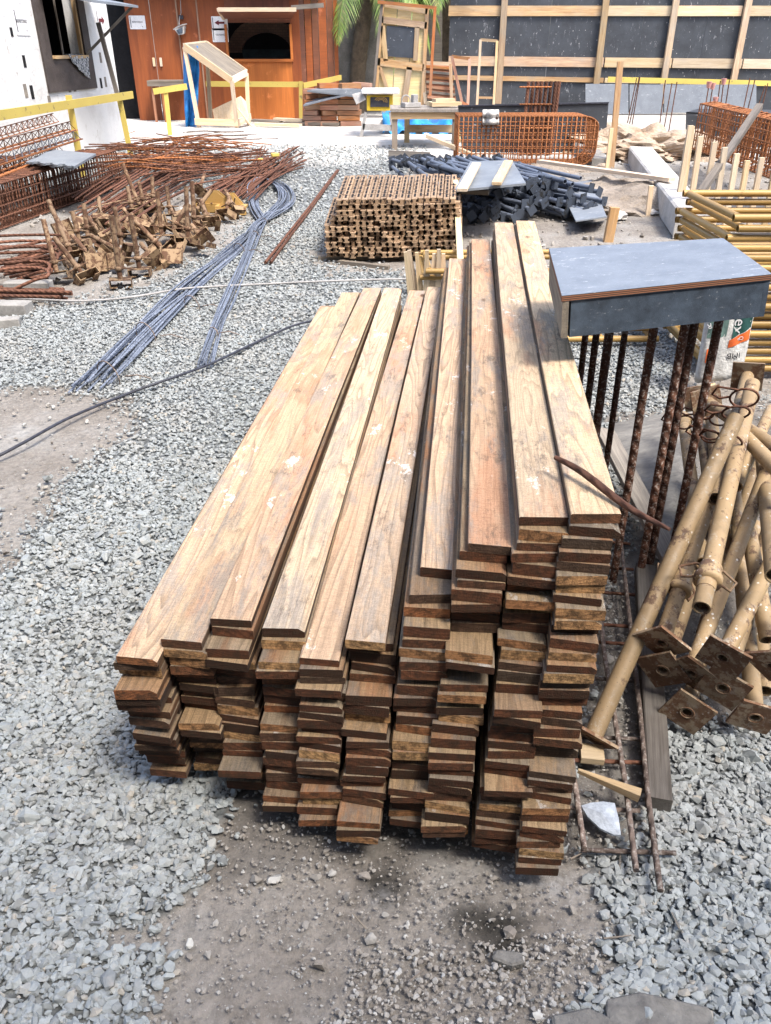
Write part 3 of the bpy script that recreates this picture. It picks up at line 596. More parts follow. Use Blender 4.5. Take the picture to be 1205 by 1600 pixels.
# ---------------------------------------------------------------- yellow props, right
def make_prop(p0, p1, label, r=.030, plate0=True, plate1=False, collar=None, inner=None, roll=0, hs=1, handle=True, open0=False, rin=.024):
    p0 = Vector(p0); p1 = Vector(p1); r *= .82; L = (p1-p0).length; t = empty('steel_prop', p0, label, 'prop', 'yellow steel props piled on the right')
    def plate(z, nm):
        b = MB(); s = .057; n = 24; out = []; inn = []
        for i in range(n):
            a = 2*PI*i/n+PI/4; k = s/max(abs(math.cos(a)), abs(math.sin(a))); out.append((k*math.cos(a), k*math.sin(a))); inn.append((.0125*math.cos(a), .0125*math.sin(a)))
        vs = [(x, y, z+e) for e in (-.004, .004) for x, y in out]+[(x, y, z+e) for e in (-.004, .004) for x, y in inn]; fs = []
        for i in range(n):
            j = (i+1) % n; fs += [(i, 2*n+i, 2*n+j, j), (n+i, n+j, 3*n+j, 3*n+i), (i, j, n+j, n+i), (2*n+i, 3*n+i, 3*n+j, 2*n+j)]
        b.add(vs, fs); b.ring((0, 0, z-.004), (0, 0, 1), .019, .0025, 18, 5); return b.build(nm, M['plate'], t, local=True)
    if plate0: plate(0, 'base_plate')
    if plate1: plate(L, 'head_plate')
    z0 = .004 if plate0 else 0; lid = inner or 0
    if inner:
        b = MB(); b.path([(0, 0, z0), (0, 0, inner)], rin, 18, hollow=(.004 if not plate0 else 0)); b.build('inner_tube', M['prop'], t, local=True)
    b = MB(); b.path([(0, 0, (inner-.05) if inner else z0), (0, 0, L)], r, 20, hollow=.004 if not plate1 else 0); b.build('outer_tube', M['prop'], t, local=True)
    if collar:
        b = MB(); b.path([(0, 0, collar-.012), (0, 0, collar-.010), (0, 0, collar+.010), (0, 0, collar+.012)], r, 20, rr=[r, r+.013, r+.013, r]); b.path([(0, 0, collar+.012), (0, 0, collar+.05), (0, 0, collar+.06)], r+.004, 20, rr=[r+.006, r+.006, r]); co_ = b.build('collar', M['prop'], t, local=True)
        if handle:
            for sd_ in (hs, -hs):
                b = MB(); b.path([(sd_*(r+.006), -.012, collar+.01), (sd_*(r+.04), -.03, collar+.012), (sd_*(r+.052), -.03, collar+.05), (sd_*(r+.012), -.02, collar+.07), (sd_*(r+.002), -.01, collar+.06)], .004, 7); b.build('handle', M['jack'], co_, local=True)
    pose(t, p0, p1, roll); return t
Zp = zp
def prop_px(a, za, c, zc, label, **kw): return make_prop(Zp(*a, za), Zp(*c, zc), label, **kw)
prop_px((926, 1152), .065, (1150, 652), .70, 'long steel prop slanting from beside the plank stack foot over the pile', r=.031, roll=.5)
prop_px((1034, 1003), .27, (1136, 700), .56, 'prop with rusty square plate leaning highest at left of the pile', r=.027, roll=.7, collar=.19, hs=1)
make_prop(Zp(1096, 950, .42), Zp(1176, 600, .66), 'prop ending in an open inner tube with round collar and wire handle', r=.031, plate0=False, inner=.12, collar=.11, roll=.1)
prop_px((1130, 1027), .30, (1225, 840), .42, 'prop with the largest plate at the lower right of the pile', r=.028, roll=.25)
prop_px((1080, 1050), .20, (1206, 715), .52, 'prop whose plate tilts under the large one', r=.028, roll=.6)
prop_px((1074, 1112), .10, (1120, 930), .12, 'low prop with a plate like a diamond near the gravel', r=.027, roll=.4)
prop_px((1180, 1120), .12, (1150, 800), .30, 'low prop with pale plate at the right edge of the gravel', r=.030, roll=.2)
prop_px((1036, 1046), .18, (1120, 810), .30, 'prop with a brown plate tucked below the left plate', r=.026, roll=.9)
prop_px((1130, 1074), .19, (1190, 900), .24, 'prop mostly hidden under the large plate', r=.026, roll=.3)
prop_px((1208, 1040), .30, (1260, 930), .40, 'prop cut by the right edge with only its plate corner in view', r=.028, roll=.8)
prop_px((1067, 650), .33, (1098, 880), .30, 'steep prop at the left of the pile behind the thick bars', r=.028, plate0=False, collar=.05)
prop_px((1090, 622), .36, (1120, 840), .34, 'steep prop with a square head plate behind the right starter bar', r=.028, plate0=True, roll=.3)
prop_px((1112, 655), .40, (1130, 830), .34, 'short steep prop wrapped with rusty wire', r=.029, plate0=False, roll=.3)
prop_px((1104, 628), .52, (1230, 712), .58, 'cross prop lying over the far end of the pile', r=.029, plate0=True, roll=.3)
prop_px((1150, 668), .55, (1240, 760), .60, 'second cross prop below the first at the far end', r=.029, plate0=False)
prop_px((1150, 760), .40, (1205, 640), .45, 'prop in the shade under the cross props', r=.027, plate0=False)
prop_px((1168, 588), .60, (1120, 780), .50, 'prop beside the top one with a square plate at its far end', r=.030, plate0=True, roll=.1)
prop_px((1200, 1000), .22, (1170, 830), .38, 'prop standing between the lower right tubes', r=.029, plate0=False)
prop_px((1210, 900), .5, (1190, 700), .45, 'prop crossing at the right edge of the pile', r=.029, plate0=False)
for i, (aa, za, cc2, zc, tx) in enumerate([((1060, 960), .10, (1160, 700), .30, 'leftmost'), ((1100, 990), .12, (1185, 720), .34, 'second'), ((1150, 1010), .14, (1215, 780), .36, 'third'), ((1140, 900), .10, (1110, 700), .28, 'fourth'), ((1170, 940), .2, (1140, 720), .38, 'fifth'), ((1195, 1080), .06, (1180, 820), .2, 'last')]):
    prop_px(aa, za, cc2, zc, 'prop low in the pile under the others, %s of the buried ones' % tx, r=.029, plate0=False)
wires = [((1150, 645), .71, .040), ((1163, 622), .74, .042), ((1100, 648), .45, .036), ((1125, 655), .50, .036), ((1070, 660), .40, .035), ((1110, 682), .46, .032), ((1140, 690), .60, .038)]
for i, ((px_, py_), z_, R_) in enumerate(wires):
    c = Zp(px_, py_, z_); b = MB(); ax = Vector((random.uniform(.1, .6), 1, random.uniform(.2, .8)))
    b.ring(c, ax, R_, .0038, 22, 6); x_, y_, z__ = frame(ax)
    b.path([c+x_*R_, c+x_*(R_+.03)-y_*.012, c+x_*(R_+.055)+y_*.004, c+x_*(R_+.045)+y_*.04, c+x_*R_*.6+y_*R_*.8], .0038, 6)
    b.build('wire_clip', M['rust'], label='rusty wire clip looped round the far ends of the yellow props, %s of seven' % nth(i), cat='wire', group='rusty wire clips on the prop pile')
# ================================================================ MIDDLE GROUND
# unseen block added behind the viewer so that shade falls on the near yard
b = MB(); b.box((6, -9.5, 5.2), (60, 12, 10.4)); shade_block = empty('building', (6, -9.5, 0), 'tall unseen concrete block added behind the viewer to shade the near yard', 'building')
b.build('wall', M['concrete'], shade_block)
for k in range(3):
    b = MB(); b.box((6, -3.35, 3.2+k*3.1), (60, .3, .35)); b.build('block_band', M['concretewhite'], shade_block)
# ---------------------------------------------------------------- stack of slotted steel profiles
def profile_mesh(L):
    b = MB(); w_, h_ = .050, .040; sec = [(-w_/2, -h_/2), (w_/2, -h_/2), (w_/2, -h_/2+.006), (.014, -h_/2+.006), (.014, h_/2-.006), (w_/2, h_/2-.006), (w_/2, h_/2), (-w_/2, h_/2), (-w_/2, h_/2-.006), (-.014, h_/2-.006), (-.014, -h_/2+.006), (-w_/2, -h_/2+.006)]
    k = len(sec); vs = [(x, y, z) for y in (0, L) for x, z in sec]
    b.add(vs, [(i, (i+1) % k, k+(i+1) % k, k+i) for i in range(k)]+[(0, 11, 10, 9, 8, 7, 6, 5, 4, 3, 2, 1), tuple(range(k, 2*k))], 0, [(v[0], v[2], v[1]) for v in vs])
    for i in range(6):                       # dark slots along the top flange and slot lips
        y = .10+(L-.2)*i/6; b.box((0, y+L*.065, h_/2+.0012), (.017, L*.115, .0024), 1)
    return b
PL = 1.55; pb = profile_mesh(PL); pm = pb.build('steel_profile', [M['profile'], M['black']], origin=(0, 0, 0)); pmesh = pm.data; bpy.data.objects.remove(pm)
A0 = gp(513, 408, .03); A1 = gp(716, 404, .03); ncol = 22; nrow = 11; dx = (A1-A0)/(ncol-1); n_prof = 0
for rI in range(nrow):
    inset = 0 if rI < 6 else (rI-5)*.35
    for cI in range(ncol):
        if cI < inset or (rI == nrow-1 and cI in (21,)): continue
        rr = random.Random(rI*50+cI); o = bpy.data.objects.new('steel_profile', pmesh); COL.objects.link(o)
        p = A0+dx*cI+Vector((rr.uniform(-.004, .004)+(.010 if rI % 3 == 1 else 0)-rI*.002, rr.uniform(-.07, .04)+(abs(cI-11)*.004)+rI*.012, .045+rI*.0425+rr.uniform(-.001, .001)))
        o.location = p; o.rotation_euler = (0, 0, -.045+(.012*(11-cI))*.35)
        lab = 'slotted profile, %s from left in the %s row of the profile stack' % (nth(cI), ('top' if rI == nrow-1 else ORD[nrow-1-rI]))
        tag(o, lab, 'steel profile', 'slotted steel profiles stacked on the gravel'); n_prof += 1
for fy in (.15, 1.2):
    b = MB(); b.beam(A0+Vector((-.1, fy, -.01)), A1+Vector((.1, fy, -.01)), .08, .05); b.build('timber_bearer', M['woodgrey'], label='%s bearer under the steel profile stack' % ('front' if fy < 1 else 'rear'), cat='beam')
b = MB(); b.beam(gp(530, 409, .02), gp(608, 418, .02), .05, .03); b.build('wood_batten', M['woodgrey'], label='grey batten lying in front of the profile stack', cat='batten')
b = MB(); b.beam(at(714, 410, 7.25), at(700, 290, 8.9), .05, .05); b.build('leaning_batten', M['wood'], label='brown batten leaning along the right side of the profile stack', cat='batten')
for k, (a, c) in enumerate([((706, 325), (713, 400)), ((712, 260), (735, 300))]):
    pass
# rusty bars on the gravel
for i, o_ in enumerate((0, .045)):
    b = MB(); a = gp(415, 410, .03); c = gp(527, 266, .03); a.x += o_; c.x += o_*.4; b.path([a, a.lerp(c, .5)+Vector((.01, 0, 0)), c], .014, 8)
    b.build('rusty_bar', M['rust'], label='long rusty bar alone on the gravel, %s of the two' % ('left' if i == 0 else 'right'), cat='steel bar', group='two rusty bars lying on the gravel')
# ---------------------------------------------------------------- bundle of new bars
bb = empty('bar_bundle', gp(400, 370, 0), 'blue grey steel bars bundled and bent into a loop on the gravel', 'bar bundle')
main = [(148, 606), (222, 530), (300, 452), (372, 392), (400, 366), (420, 347), (447, 326), (446, 305), (424, 291), (404, 290), (397, 306), (399, 331), (410, 353), (402, 371), (384, 410), (357, 476), (339, 515), (319, 578)]
def smooth(pts, n=6):
    o = []; P = [pts[0]]+list(pts)+[pts[-1]]
    for i in range(1, len(P)-2):
        for k in range(n):
            t = k/n; a, b_, c, d = P[i-1], P[i], P[i+1], P[i+2]
            o.append(b_*1.0+(c-a)*(.5*t)+(a*2-b_*5+c*4-d)*(.5*t*t)+(b_*3-a-c*3+d)*(.5*t*t*t))
    o.append(P[-2]); return o
for i in range(26):
    rr = random.Random(i); lim = len(main) if i < 12 else rr.choice([6, 13, 14, 14]); off = rr.uniform(-1, 1); pts = []
    for k, (px_, py_) in enumerate(main[:lim]):
        q = gp(px_, py_, 0); f = [1.0, 1.0, .95, .65, .35, .5, .9, .9, .8, .6, .6, .45, .35, .35, .4, .45, .35, .4][k]
        nx_ = .92 if k < 6 or k > 11 else .6; q.x += off*f*.12; q.y += (off*f*.05 if k < 6 else -off*f*.10 if k < 12 else 0)+rr.uniform(-.01, .01)
        if k == 0: q.y += rr.uniform(-.12, .2)
        q.z += .012+abs(rr.gauss(0, .022))+(.03 if 3 < k < 14 else 0); q.x += rr.uniform(-.012, .012); pts.append(q)
    b = MB(); b.path(smooth(pts, 5), .0065, 6); b.build('bar', M['steel'], bb)
for (px_, py_, R_) in [(399, 370, .07), (374, 392, .085), (300, 478, .10), (334, 520, .05), (412, 350, .08), (170, 588, .12), (228, 525, .12)]:
    b = MB(); q = gp(px_, py_, .035); b.ring(q, (.55, .8, .1), R_*.8, .004, 14, 5); b.path([q+Vector((R_*.8, 0, 0)), q+Vector((R_+.06, -.03, .02)), q+Vector((R_+.12, .02, -.02))], .004, 5); b.build('tie_wire', M['darkbar'], bb)
for px0, lab, mt_, r_, pts in ((0, 'thin black cable crossing the gravel from the left to the plank stack', 'cable', .008, [(-20, 722), (40, 690), (110, 652), (200, 615), (270, 590), (330, 568), (400, 535), (455, 510), (500, 497), (560, 470)]),
                            (1, 'pale grey hose lying across the yard behind the plank stack', 'hose', .0085, [(-20, 462), (60, 468), (130, 470), (200, 465), (280, 452), (330, 448), (430, 443), (520, 439), (640, 436), (700, 440)])):
    b = MB(); b.path(smooth([gp(x_, y_, .03+.012*((i * 5) % 3)) for i, (x_, y_) in enumerate(pts)], 6), r_, 8); b.build('cable' if px0 == 0 else 'hose', M[mt_], label=lab, cat='cable' if px0 == 0 else 'hose')
# ---------------------------------------------------------------- screw jacks, left
def make_jack(rodl, label=None, plate=.095):
    t = empty('screw_jack', (0, 0, 0), label, 'jack', 'rusty ochre jacks heaped on the left')
    b = MB(); w_ = plate; b.box((0, 0, .062), (2*w_, 1.5*w_, .006))
    for sx in (-1, 1): b.box((sx*(w_-.003), 0, .031), (.006, 1.5*w_, .062))
    for sx in (-1, 1): b.box((sx*(w_-.03), 0, .004), (.055, 1.5*w_, .005))
    b.build('bracket', M['jackplate'], t, local=True)
    b = MB(); b.path([(0, 0, .065), (0, 0, .065+rodl)], .021, 12, hollow=.004); b.build('rod', M['jack'], t, local=True)
    b = MB(); b.path([(0, 0, .13), (0, 0, .132), (0, 0, .16), (0, 0, .162)], .02, 10, rr=[.022, .032, .032, .022]); n_ = b.build('nut', M['jack'], t, local=True)
    b = MB(); b.path([(-.10, .02, .15), (-.03, 0, .146), (.03, 0, .146), (.11, -.02, .142)], .007, 6); b.build('handle', M['jack'], n_, local=True); return t
J = [((190, 446), (174, 337), 'upright on its bracket nearest the viewer'), ((220, 429), (204, 337), 'upright on a wide bracket second nearest'), ((245, 408), (214, 376), 'lying with its rod end towards the viewer'), ((139, 438), (85, 372), 'leaning left over a tilted brown bracket'),
     ((117, 406), (76, 314), 'leaning far left and reaching highest at the left'), ((124, 399), (82, 330), 'leaning left just behind the highest leaning one'), ((92, 436), (68, 344), 'at the left edge of the heap beside the bent bars'), ((127, 384), (113, 331), 'short upright left of the middle'),
     ((139, 379), (131, 319), 'upright with a collar low on its rod'), ((158, 350), (149, 312), 'short upright at the back left'), ((193, 391), (179, 324), 'upright just behind the two front ones'), ((222, 329), (192, 257), 'long one leaning left by the bar cage'),
     ((209, 336), (199, 292), 'dark upright under the long leaning one'), ((254, 376), (246, 299), 'tall upright in the middle right'), ((239, 326), (238, 277), 'upright in the back row near the loose bars'), ((267, 344), (261, 292), 'upright with a high collar at the back right'),
     ((294, 381), (291, 292), 'tall upright right of the yellow plate'), ((228, 331), (217, 285), 'leaning dark one in the back row'), ((305, 362), (300, 284), 'rightmost tall upright of the heap'), ((309, 299), (311, 280), 'short dark pipe end at the back'),
     ((308, 323), (342, 303), 'lying with its rod pointing to the right'), ((150, 408), (120, 378), 'rod lying low among the brackets'), ((170, 375), (120, 350), 'rod lying level behind the uprights'), ((205, 400), (160, 380), 'rod lying across the bracket openings'),
     ((235, 350), (195, 325), 'rod slanting behind the centre plates'), ((262, 395), (225, 400), 'lying low at the front right'), ((330, 352), (310, 335), 'pale bracket standing at the right'), ((352, 338), (360, 310), 'bracket with flared legs at the right end'),
     ((372, 335), (350, 312), 'rightmost bracket near the steel bundle'), ((345, 318), (300, 312), 'low bracket behind the right end'), ((285, 345), (255, 330), 'pale one lying in the middle of the heap'), ((225, 362), (240, 330), 'tilted bracket with light edges in the centre'),
     ((265, 368), (290, 345), 'tilted plate resting between two uprights'), ((160, 395), (175, 365), 'tilted bracket left of the centre'), ((105, 420), (140, 395), 'dark bracket at the front left'), ((320, 375), (295, 362), 'flat bracket at the front right edge'),
     ((205, 350), (180, 338), 'low rusty one behind the centre'), ((180, 362), (205, 340), 'low pale one behind the centre'), ((300, 335), (325, 325), 'small one lying near the right end')]
for i, (a, c, lab) in enumerate(J):
    rr = random.Random(900+i); up = (a[1]-c[1]) > 38; p = gp(a[0], a[1]+2, .01 if up and i < 4 else .03+.05*rr.random())
    if up:
        q = at(c[0], c[1], p.y+rr.uniform(.0, .12)+(.15 if i in (3, 4, 5) else 0)); L = (q-p).length
        if i in (0, 1): q = at(c[0], c[1], p.y+.02)
    else:
        q = p+Vector(((c[0]-a[0])*.0075, rr.uniform(.05, .25)-(a[1]-c[1])*-.004, rr.uniform(.03, .3))); L = rr.uniform(.3, .5)
    L = max(.22, min(.75, L))
    t = make_jack(L-.06 if i < 26 else rr.uniform(.12, .3), 'rusty ochre screw jack '+lab, plate=rr.uniform(.08, .11)); pose(t, p, q, rr.uniform(-.5, .5) if up else rr.uniform(0, 6))
for i, (x_, y_, rz, tilt) in enumerate([(R0.uniform(95, 330), R0.uniform(345, 405), R0.uniform(0, 3), R0.uniform(.2, 1.3)) for R0 in [random.Random(5)] for _ in range(14)]+[(190, 350, .3, 1.0), (216, 352, -.5, .7), (247, 348, .2, .9), (283, 352, .5, 1.1), (275, 388, -.2, .5), (150, 410, .6, 1.1), (180, 408, -.3, .9), (315, 345, .4, .6), (240, 322, 1.0, .8)]):
    b = MB(); b.box((0, 0, 0), (.19, .15, .006)); b.box((-.092, 0, .02), (.006, .15, .04)); b.box((.092, 0, .02), (.006, .15, .04)); o = b.build('steel_plate', M['jackplate'], origin=(0, 0, 0), cat='plate', group='loose bent plates in the jack heap', label='loose ochre bent plate lying tilted among the rusty jacks'); o.location = gp(x_, y_, .10); o.rotation_euler = (tilt, .3*math.sin(i*3), rz)
for i, (x_, y_, s_) in enumerate([(338, 318, 1.25), (362, 322, 1.0)]):
    b = MB(); P = gp(x_, y_, .09)
    b.box(P+Vector((0, 0, 0)), (.34*s_, .16, .02)); b.box(P+Vector((0, -.08, -.045)), (.34*s_, .01, .07))
    for d_ in (-.05, .05): b.poly([P+Vector((-.13*s_, d_, .01)), P+Vector((.13*s_, d_, .01)), P+Vector((.03, d_, .13)), P+Vector((-.03, d_, .13))], (0, -1, 0), .012)
    b.build('gusset_bracket', M['frame'], label='ochre bracket with triangular ribs at the %s' % ('back right of the jack heap' if i == 0 else 'right end of the jack heap'), cat='bracket')
b = MB(); b.path([at(108, 332, 8.6), at(170, 318, 8.9), at(246, 300, 9.2)], .007, 6); b.build('thin_rod', M['jack'], label='long thin rod resting across the upright jacks', cat='rod')
# bent thick bars and straight bars at the left edge
for i in range(11):
    rr = random.Random(i+40); y_ = 372+i*5.2; z_ = .12+.012*i*rr.random(); x1 = 95-i*2+rr.uniform(-12, 6); pts = [gp(-60, y_+rr.uniform(0, 14), z_), gp(20, y_+rr.uniform(-10, 10), z_), gp(x1, y_-4, z_), gp(x1+7, y_+7, z_-.02), gp(x1-15, y_+14, z_-.05), gp(0+rr.uniform(0, 30), y_+20+rr.uniform(0, 12), .05)]
    b = MB(); b.path(smooth(pts, 5), .013, 8); b.build('bent_bar', M['rust'], label='thick rusty bar bent into a hairpin at the left edge', cat='steel bar', group='bent thick bars at the left edge')
for i in range(7):
    b = MB(); z_ = .03+.03*(i % 3); b.path([gp(-80, 446+i*3, z_), gp(105+random.uniform(-14, 8), 452+i*2.4, z_)], .014, 8); b.build('straight_bar', M['rust'], label='short straight rusty bar lying in front of the bent bars', cat='steel bar', group='straight rusty bars at the left edge')
for i, (x_, y_, rz, d_, lab) in enumerate([(6, 505, .25, (.22, .09, .07), 'grey concrete block cut by the left edge of the picture'), (15, 482, -.05, (.30, .14, .09), 'longer grey concrete block behind the front one'), (45, 447, 0, (.36, .12, .08), 'low concrete block under the bent bars')]):
    b = MB(); b.box(gp(x_, y_, d_[2]/2), d_, 0, rz); b.build('concrete_block', M['concrete'], label=lab, cat='block', bevel=.006)
# ---------------------------------------------------------------- rebar cages, left
def cage(name, p0, p1, wv, h, label, nst, r=.006, nl=4, grp=None, mat='rust', dbl=True):
    p0 = Vector(p0); p1 = Vector(p1); wv = Vector(wv); t = empty(name, p0, label, 'bar cage', grp); U = Vector((0, 0, h))
    for k in range(nl):
        f = k/(nl-1)
        for q in ((Vector((0, 0, 0))+U*f), (wv+U*f)): b = MB(); b.path([p0+q, p1+q], r*1.15, 6); b.build('long_bar', M[mat], t)
    for f in (.33, .66): b = MB(); b.path([p0+wv*f+U, p1+wv*f+U], r*1.1, 6); b.build('long_bar', M[mat], t)
    proto = None
    for i in range(nst):
        f = i/(nst-1); c = p0.lerp(p1, f)
        if proto is None:
            b = MB(); e = .02; w1 = wv.normalized()*e; q = p0
            b.path([q+U-w1*0+Vector((0, 0, -e)), q+U+w1, q+wv+U-w1, q+wv+U-Vector((0, 0, e)), q+wv+Vector((0, 0, e)), q+wv-w1, q+w1, q+Vector((0, 0, e)), q+U-Vector((0, 0, e))], r, 6); proto = b.build('stirrup', M[mat], t)
        else:
            o = proto.copy(); COL.objects.link(o); o.location = c-p0+(p1-p0).normalized()*random.uniform(-.012, .012); o.rotation_euler = (random.uniform(-.03, .03), 0, random.uniform(-.04, .04))
    return t
P0 = gp(-10, 362, .02); P1 = gp(189, 290, .02); dv = (P1-P0).normalized()
cage('rebar_cage', P0-dv*.5+Vector((0, 0, 0)), P1, (-.44, .12, 0), .41, 'long rusty rebar cage on the ground in front of the white wall', 58, .0085, nl=5)
cage('rebar_cage', P0+Vector((-.55, -.2, 0)), P1+Vector((-.95, -.55, 0)), (-.44, .12, 0), .40, 'second rusty cage hidden behind the first under the lattice girders', 36, .0085)
for i, (a, c, Ya, Yc, dz, lab) in enumerate([((-14, 243), (119, 203), 9.2, 11.6, 0, 'upper orange lattice girder on top of the cages'), ((-14, 262), (127, 217), 9.0, 11.4, 0, 'lower orange lattice girder on top of the cages'), ((-14, 222), (92, 190), 9.8, 12.0, .0, 'topmost lattice girder with bare zigzag wires'), ((-14, 280), (100, 237), 8.8, 10.9, 0, 'lattice girder resting directly on the rear cage')]):
    t = empty('lattice_girder', at(*a, Ya), lab, 'girder', 'lattice girders stacked on the cages'); A = at(*a, Ya); C = at(*c, Yc); sv = Vector((-.13, .06, 0))
    for q in (Vector((0, 0, 0)), sv):
        b = MB(); b.beam(A+q, C+q, .05, .012) if i != 2 else b.path([A+q, C+q], .006, 6); b.build('chord', M['rustlight'], t)
    b = MB(); hh = Vector((0, 0, .10)); b.path([A+sv*.5+hh, C+sv*.5+hh], .006, 6); b.build('top_chord', M['rust'], t)
    for sd_ in (0, 1):
        b = MB(); N = 26; pts = []
        for k in range(N+1): pts.append(A.lerp(C, k/N)+(sv*.5+hh if k % 2 else sv*sd_))
        b.path(pts, .0045, 5, smooth=False); b.build('zigzag_wire', M['steel'] if i == 1 else M['rust'], t)
# grey plastic boards on the cage
for k, dz in enumerate((0, .03)):
    b = MB(); z_ = P1.z+.43+dz; q = [Zp(40+k*6, 253, z_), Zp(112+k*4, 263-k*3, z_), Zp(150, 240, z_), Zp(80, 233, z_)]
    pts = []; n_ = 7
    for i in range(n_):
        a = q[0].lerp(q[1], i/n_); c = q[0].lerp(q[1], (i+.5)/n_); e = (q[3]-q[0])*.08*(1 if i % 2 else 0); pts += [a+e, c+e, c+(q[3]-q[0])*.04]
    b.poly(pts+[q[1], q[2], q[3]], (0, 0, 1), .022); b.build('grey_board', M['greyply'], label='%s grey notched board lying on the long cage' % ('lower' if k == 0 else 'upper'), cat='board')
# ---------------------------------------------------------------- heap of loose cut bars
def loose(p0, p1, r=.009, mat='rust', bend=.03, lab='loose rusty bar in the heap beside the long cage', grp='loose rusty bars heaped by the cage'):
    m_ = (p0+p1)/2+Vector((random.uniform(-bend, bend), random.uniform(-bend, bend), random.uniform(-.3*bend, bend)))
    b = MB(); b.path([p0, (p0+m_)/2+Vector((0, 0, bend*.2)), m_, (m_+p1)/2, p1], r, 6); b.build('loose_bar', M[mat], label=lab, cat='steel bar', group=grp)
R = random.uniform
for i in range(55):
    x0, y0 = R(110, 210), R(290, 365); h_ = R(.02, .16); k = R(.75, 1.1); loose(gp(x0, y0, h_), gp(x0+120*k, y0-74*k, h_+R(-.02, .05)), .010, lab='rusty bar in the slanting bundle behind the jacks', grp='slanting bundle of rusty bars behind the jacks')
for i in range(55):
    x0, y0 = R(318, 400), R(282, 318); h_ = R(.01, .12); x1, y1 = R(400, 486), R(226, 262); loose(gp(x0, y0, h_), gp(x1, y1, h_+R(-.01, .05)), .009, lab='rusty bar in the right bundle pointing to the white floor', grp='right bundle of rusty bars')
for i in range(30):
    x0, y0 = R(200, 300), R(258, 290); h_ = R(.05, .2); loose(gp(x0, y0, h_), gp(R(350, 440), y0-R(10, 30), h_), .009, lab='long rusty bar lying across the middle of the heap', grp='long rusty bars across the heap')
for i in range(110):
    cx, cy = R(185, 350), R(215, 268); a = R(-.9, .9)+random.choice([0, .5]); L = R(.3, .8); c = gp(cx, cy, R(.06, .3)); d_ = Vector((math.cos(a), math.sin(a)*.9, R(-.1, .12)))*L; loose(c-d_, c+d_, R(.006, .010), bend=.06, mat=random.choice(['rust', 'rustlight', 'rust']))
for i in range(12):
    c = gp(R(310, 400), R(205, 222), .06); a = R(-.3, .3); d_ = Vector((math.cos(a), math.sin(a), .03))*R(.3, .7); loose(c-d_, c+d_, .008, 'darkbar', lab='dark bar at the back edge of the heap by the shed', grp='dark bars at the back of the heap')
for i, (x_, y_, s_) in enumerate([(430, 242, .07), (407, 249, .045)]):
    b = MB(); P = gp(x_, y_, .2); b.box(P, (s_*1.6, s_, s_*.7), 0, .4); b.build('yellow_tag', M['yellowpaint'], label='%s yellow tag lying on the right bar bundle' % ('larger' if i == 0 else 'smaller'), cat='tag', bevel=.01)
# ---------------------------------------------------------------- pile of dark props
def dark_prop():
    t = empty('dark_prop', (0, 0, 0)); b = MB(); b.path([(0, 0, .02), (0, 0, 1.5)], .024, 10, hollow=.004); b.build('tube', M['blackprop'], t, local=True)
    b = MB(); b.box((0, 0, .006), (.095, .095, .008)); b.box((0, 0, .010), (.03, .03, .01), 0, .7); b.build('base_plate', M['blackplate'], t, local=True)
    b = MB(); b.path([(0, 0, .42), (0, 0, .424), (0, 0, .46), (0, 0, .464)], .02, 10, rr=[.025, .036, .036, .025]); n_ = b.build('collar', M['blackplate'], t, local=True)
    b = MB(); b.path([(.03, 0, .44), (.08, .01, .45), (.085, .01, .50), (.03, .0, .52)], .005, 5); b.build('handle', M['blackplate'], n_, local=True); return t
dp = dark_prop(); kids = [(k, [x for x in bpy.data.objects if x.parent == k]) for k in [x for x in bpy.data.objects if x.parent == dp]]
def place_dark(p, q, lab, grp, sc=1.0):
    global dp_used
    o = dp if not dp_used else fast_copy(dp, kids); dp_used = True; pose(o, p, q, R(0, 6)); o.scale = (1, 1, sc); tag(o, lab, 'prop', grp)
dp_used = False
for i in range(78):                          # plates towards the viewer, tubes running back to the left
    f = random.random(); lay = random.random(); x0 = 722+f*240; y0 = 352-lay*56*(1-f*.25)-6*f; h_ = .04+.36*lay
    p = gp(x0, 352-f*2, 0); p.z += h_; p.y += lay*.35+R(-.1, .15); q = p+Vector((-.95-R(-.15, .2)+(1-f)*.8, 1.1+R(-.2, .2), R(-.05, .12))); q.z = max(q.z, gz(q.y)+.03)
    place_dark(p, q, 'dark steel prop with its base plate facing the viewer, right half of pile', 'dark props heaped behind the plank stack, right half')
for i in range(48):                          # second heap, heads up at the back left
    x0 = R(612, 780); p = gp(x0, R(245, 262), R(.05, .38)); q = p+Vector((R(.25, .9), -R(1.0, 1.5), R(-.12, .02))); q.z = max(q.z, gz(q.y)+.04)
    place_dark(p, q, 'dark steel prop with its far end up in the left half of the pile', 'dark props heaped behind the plank stack, left half')
b = MB(); z_ = .62; b.slab([Zp(710, 297, z_-.06), Zp(822, 286, z_-.02), Zp(800, 250, z_), Zp(735, 252, z_)], .02); b.build('grey_sheet', M['greyply'], label='grey panel with two battens lying on the dark props', cat='panel')
for a, c, lab in (((722, 297), (745, 256), 'left'), ((776, 287), (795, 252), 'right')):
    b = MB(); b.beam(Zp(*a, z_-.01), Zp(*c, z_+.03), .09, .025); b.build('batten', M['woodpale'], label='%s pale batten lying across the grey panel on the dark props' % lab, cat='batten')
b = MB(); b.beam(Zp(716, 299, .50), Zp(764, 301, .50), .05, .04); b.build('batten', M['woodgrey'], label='short grey batten under the front of the grey panel', cat='batten')
b = MB(); b.slab([gp(900, 345, .16), gp(948, 338, .16), gp(925, 281, .12), gp(872, 288, .12)], .012); b.slab([gp(900, 345, .147), gp(948, 338, .147), gp(948, 338, .05), gp(900, 345, .05)], .012, 1)
b.build('grey_box_panel', [M['greyply'], plain('blue_board', (.05, .08, .30), (.03, .05, .2), 9, .5)], label='grey sheet with a blue front edge right of the dark props', cat='panel')
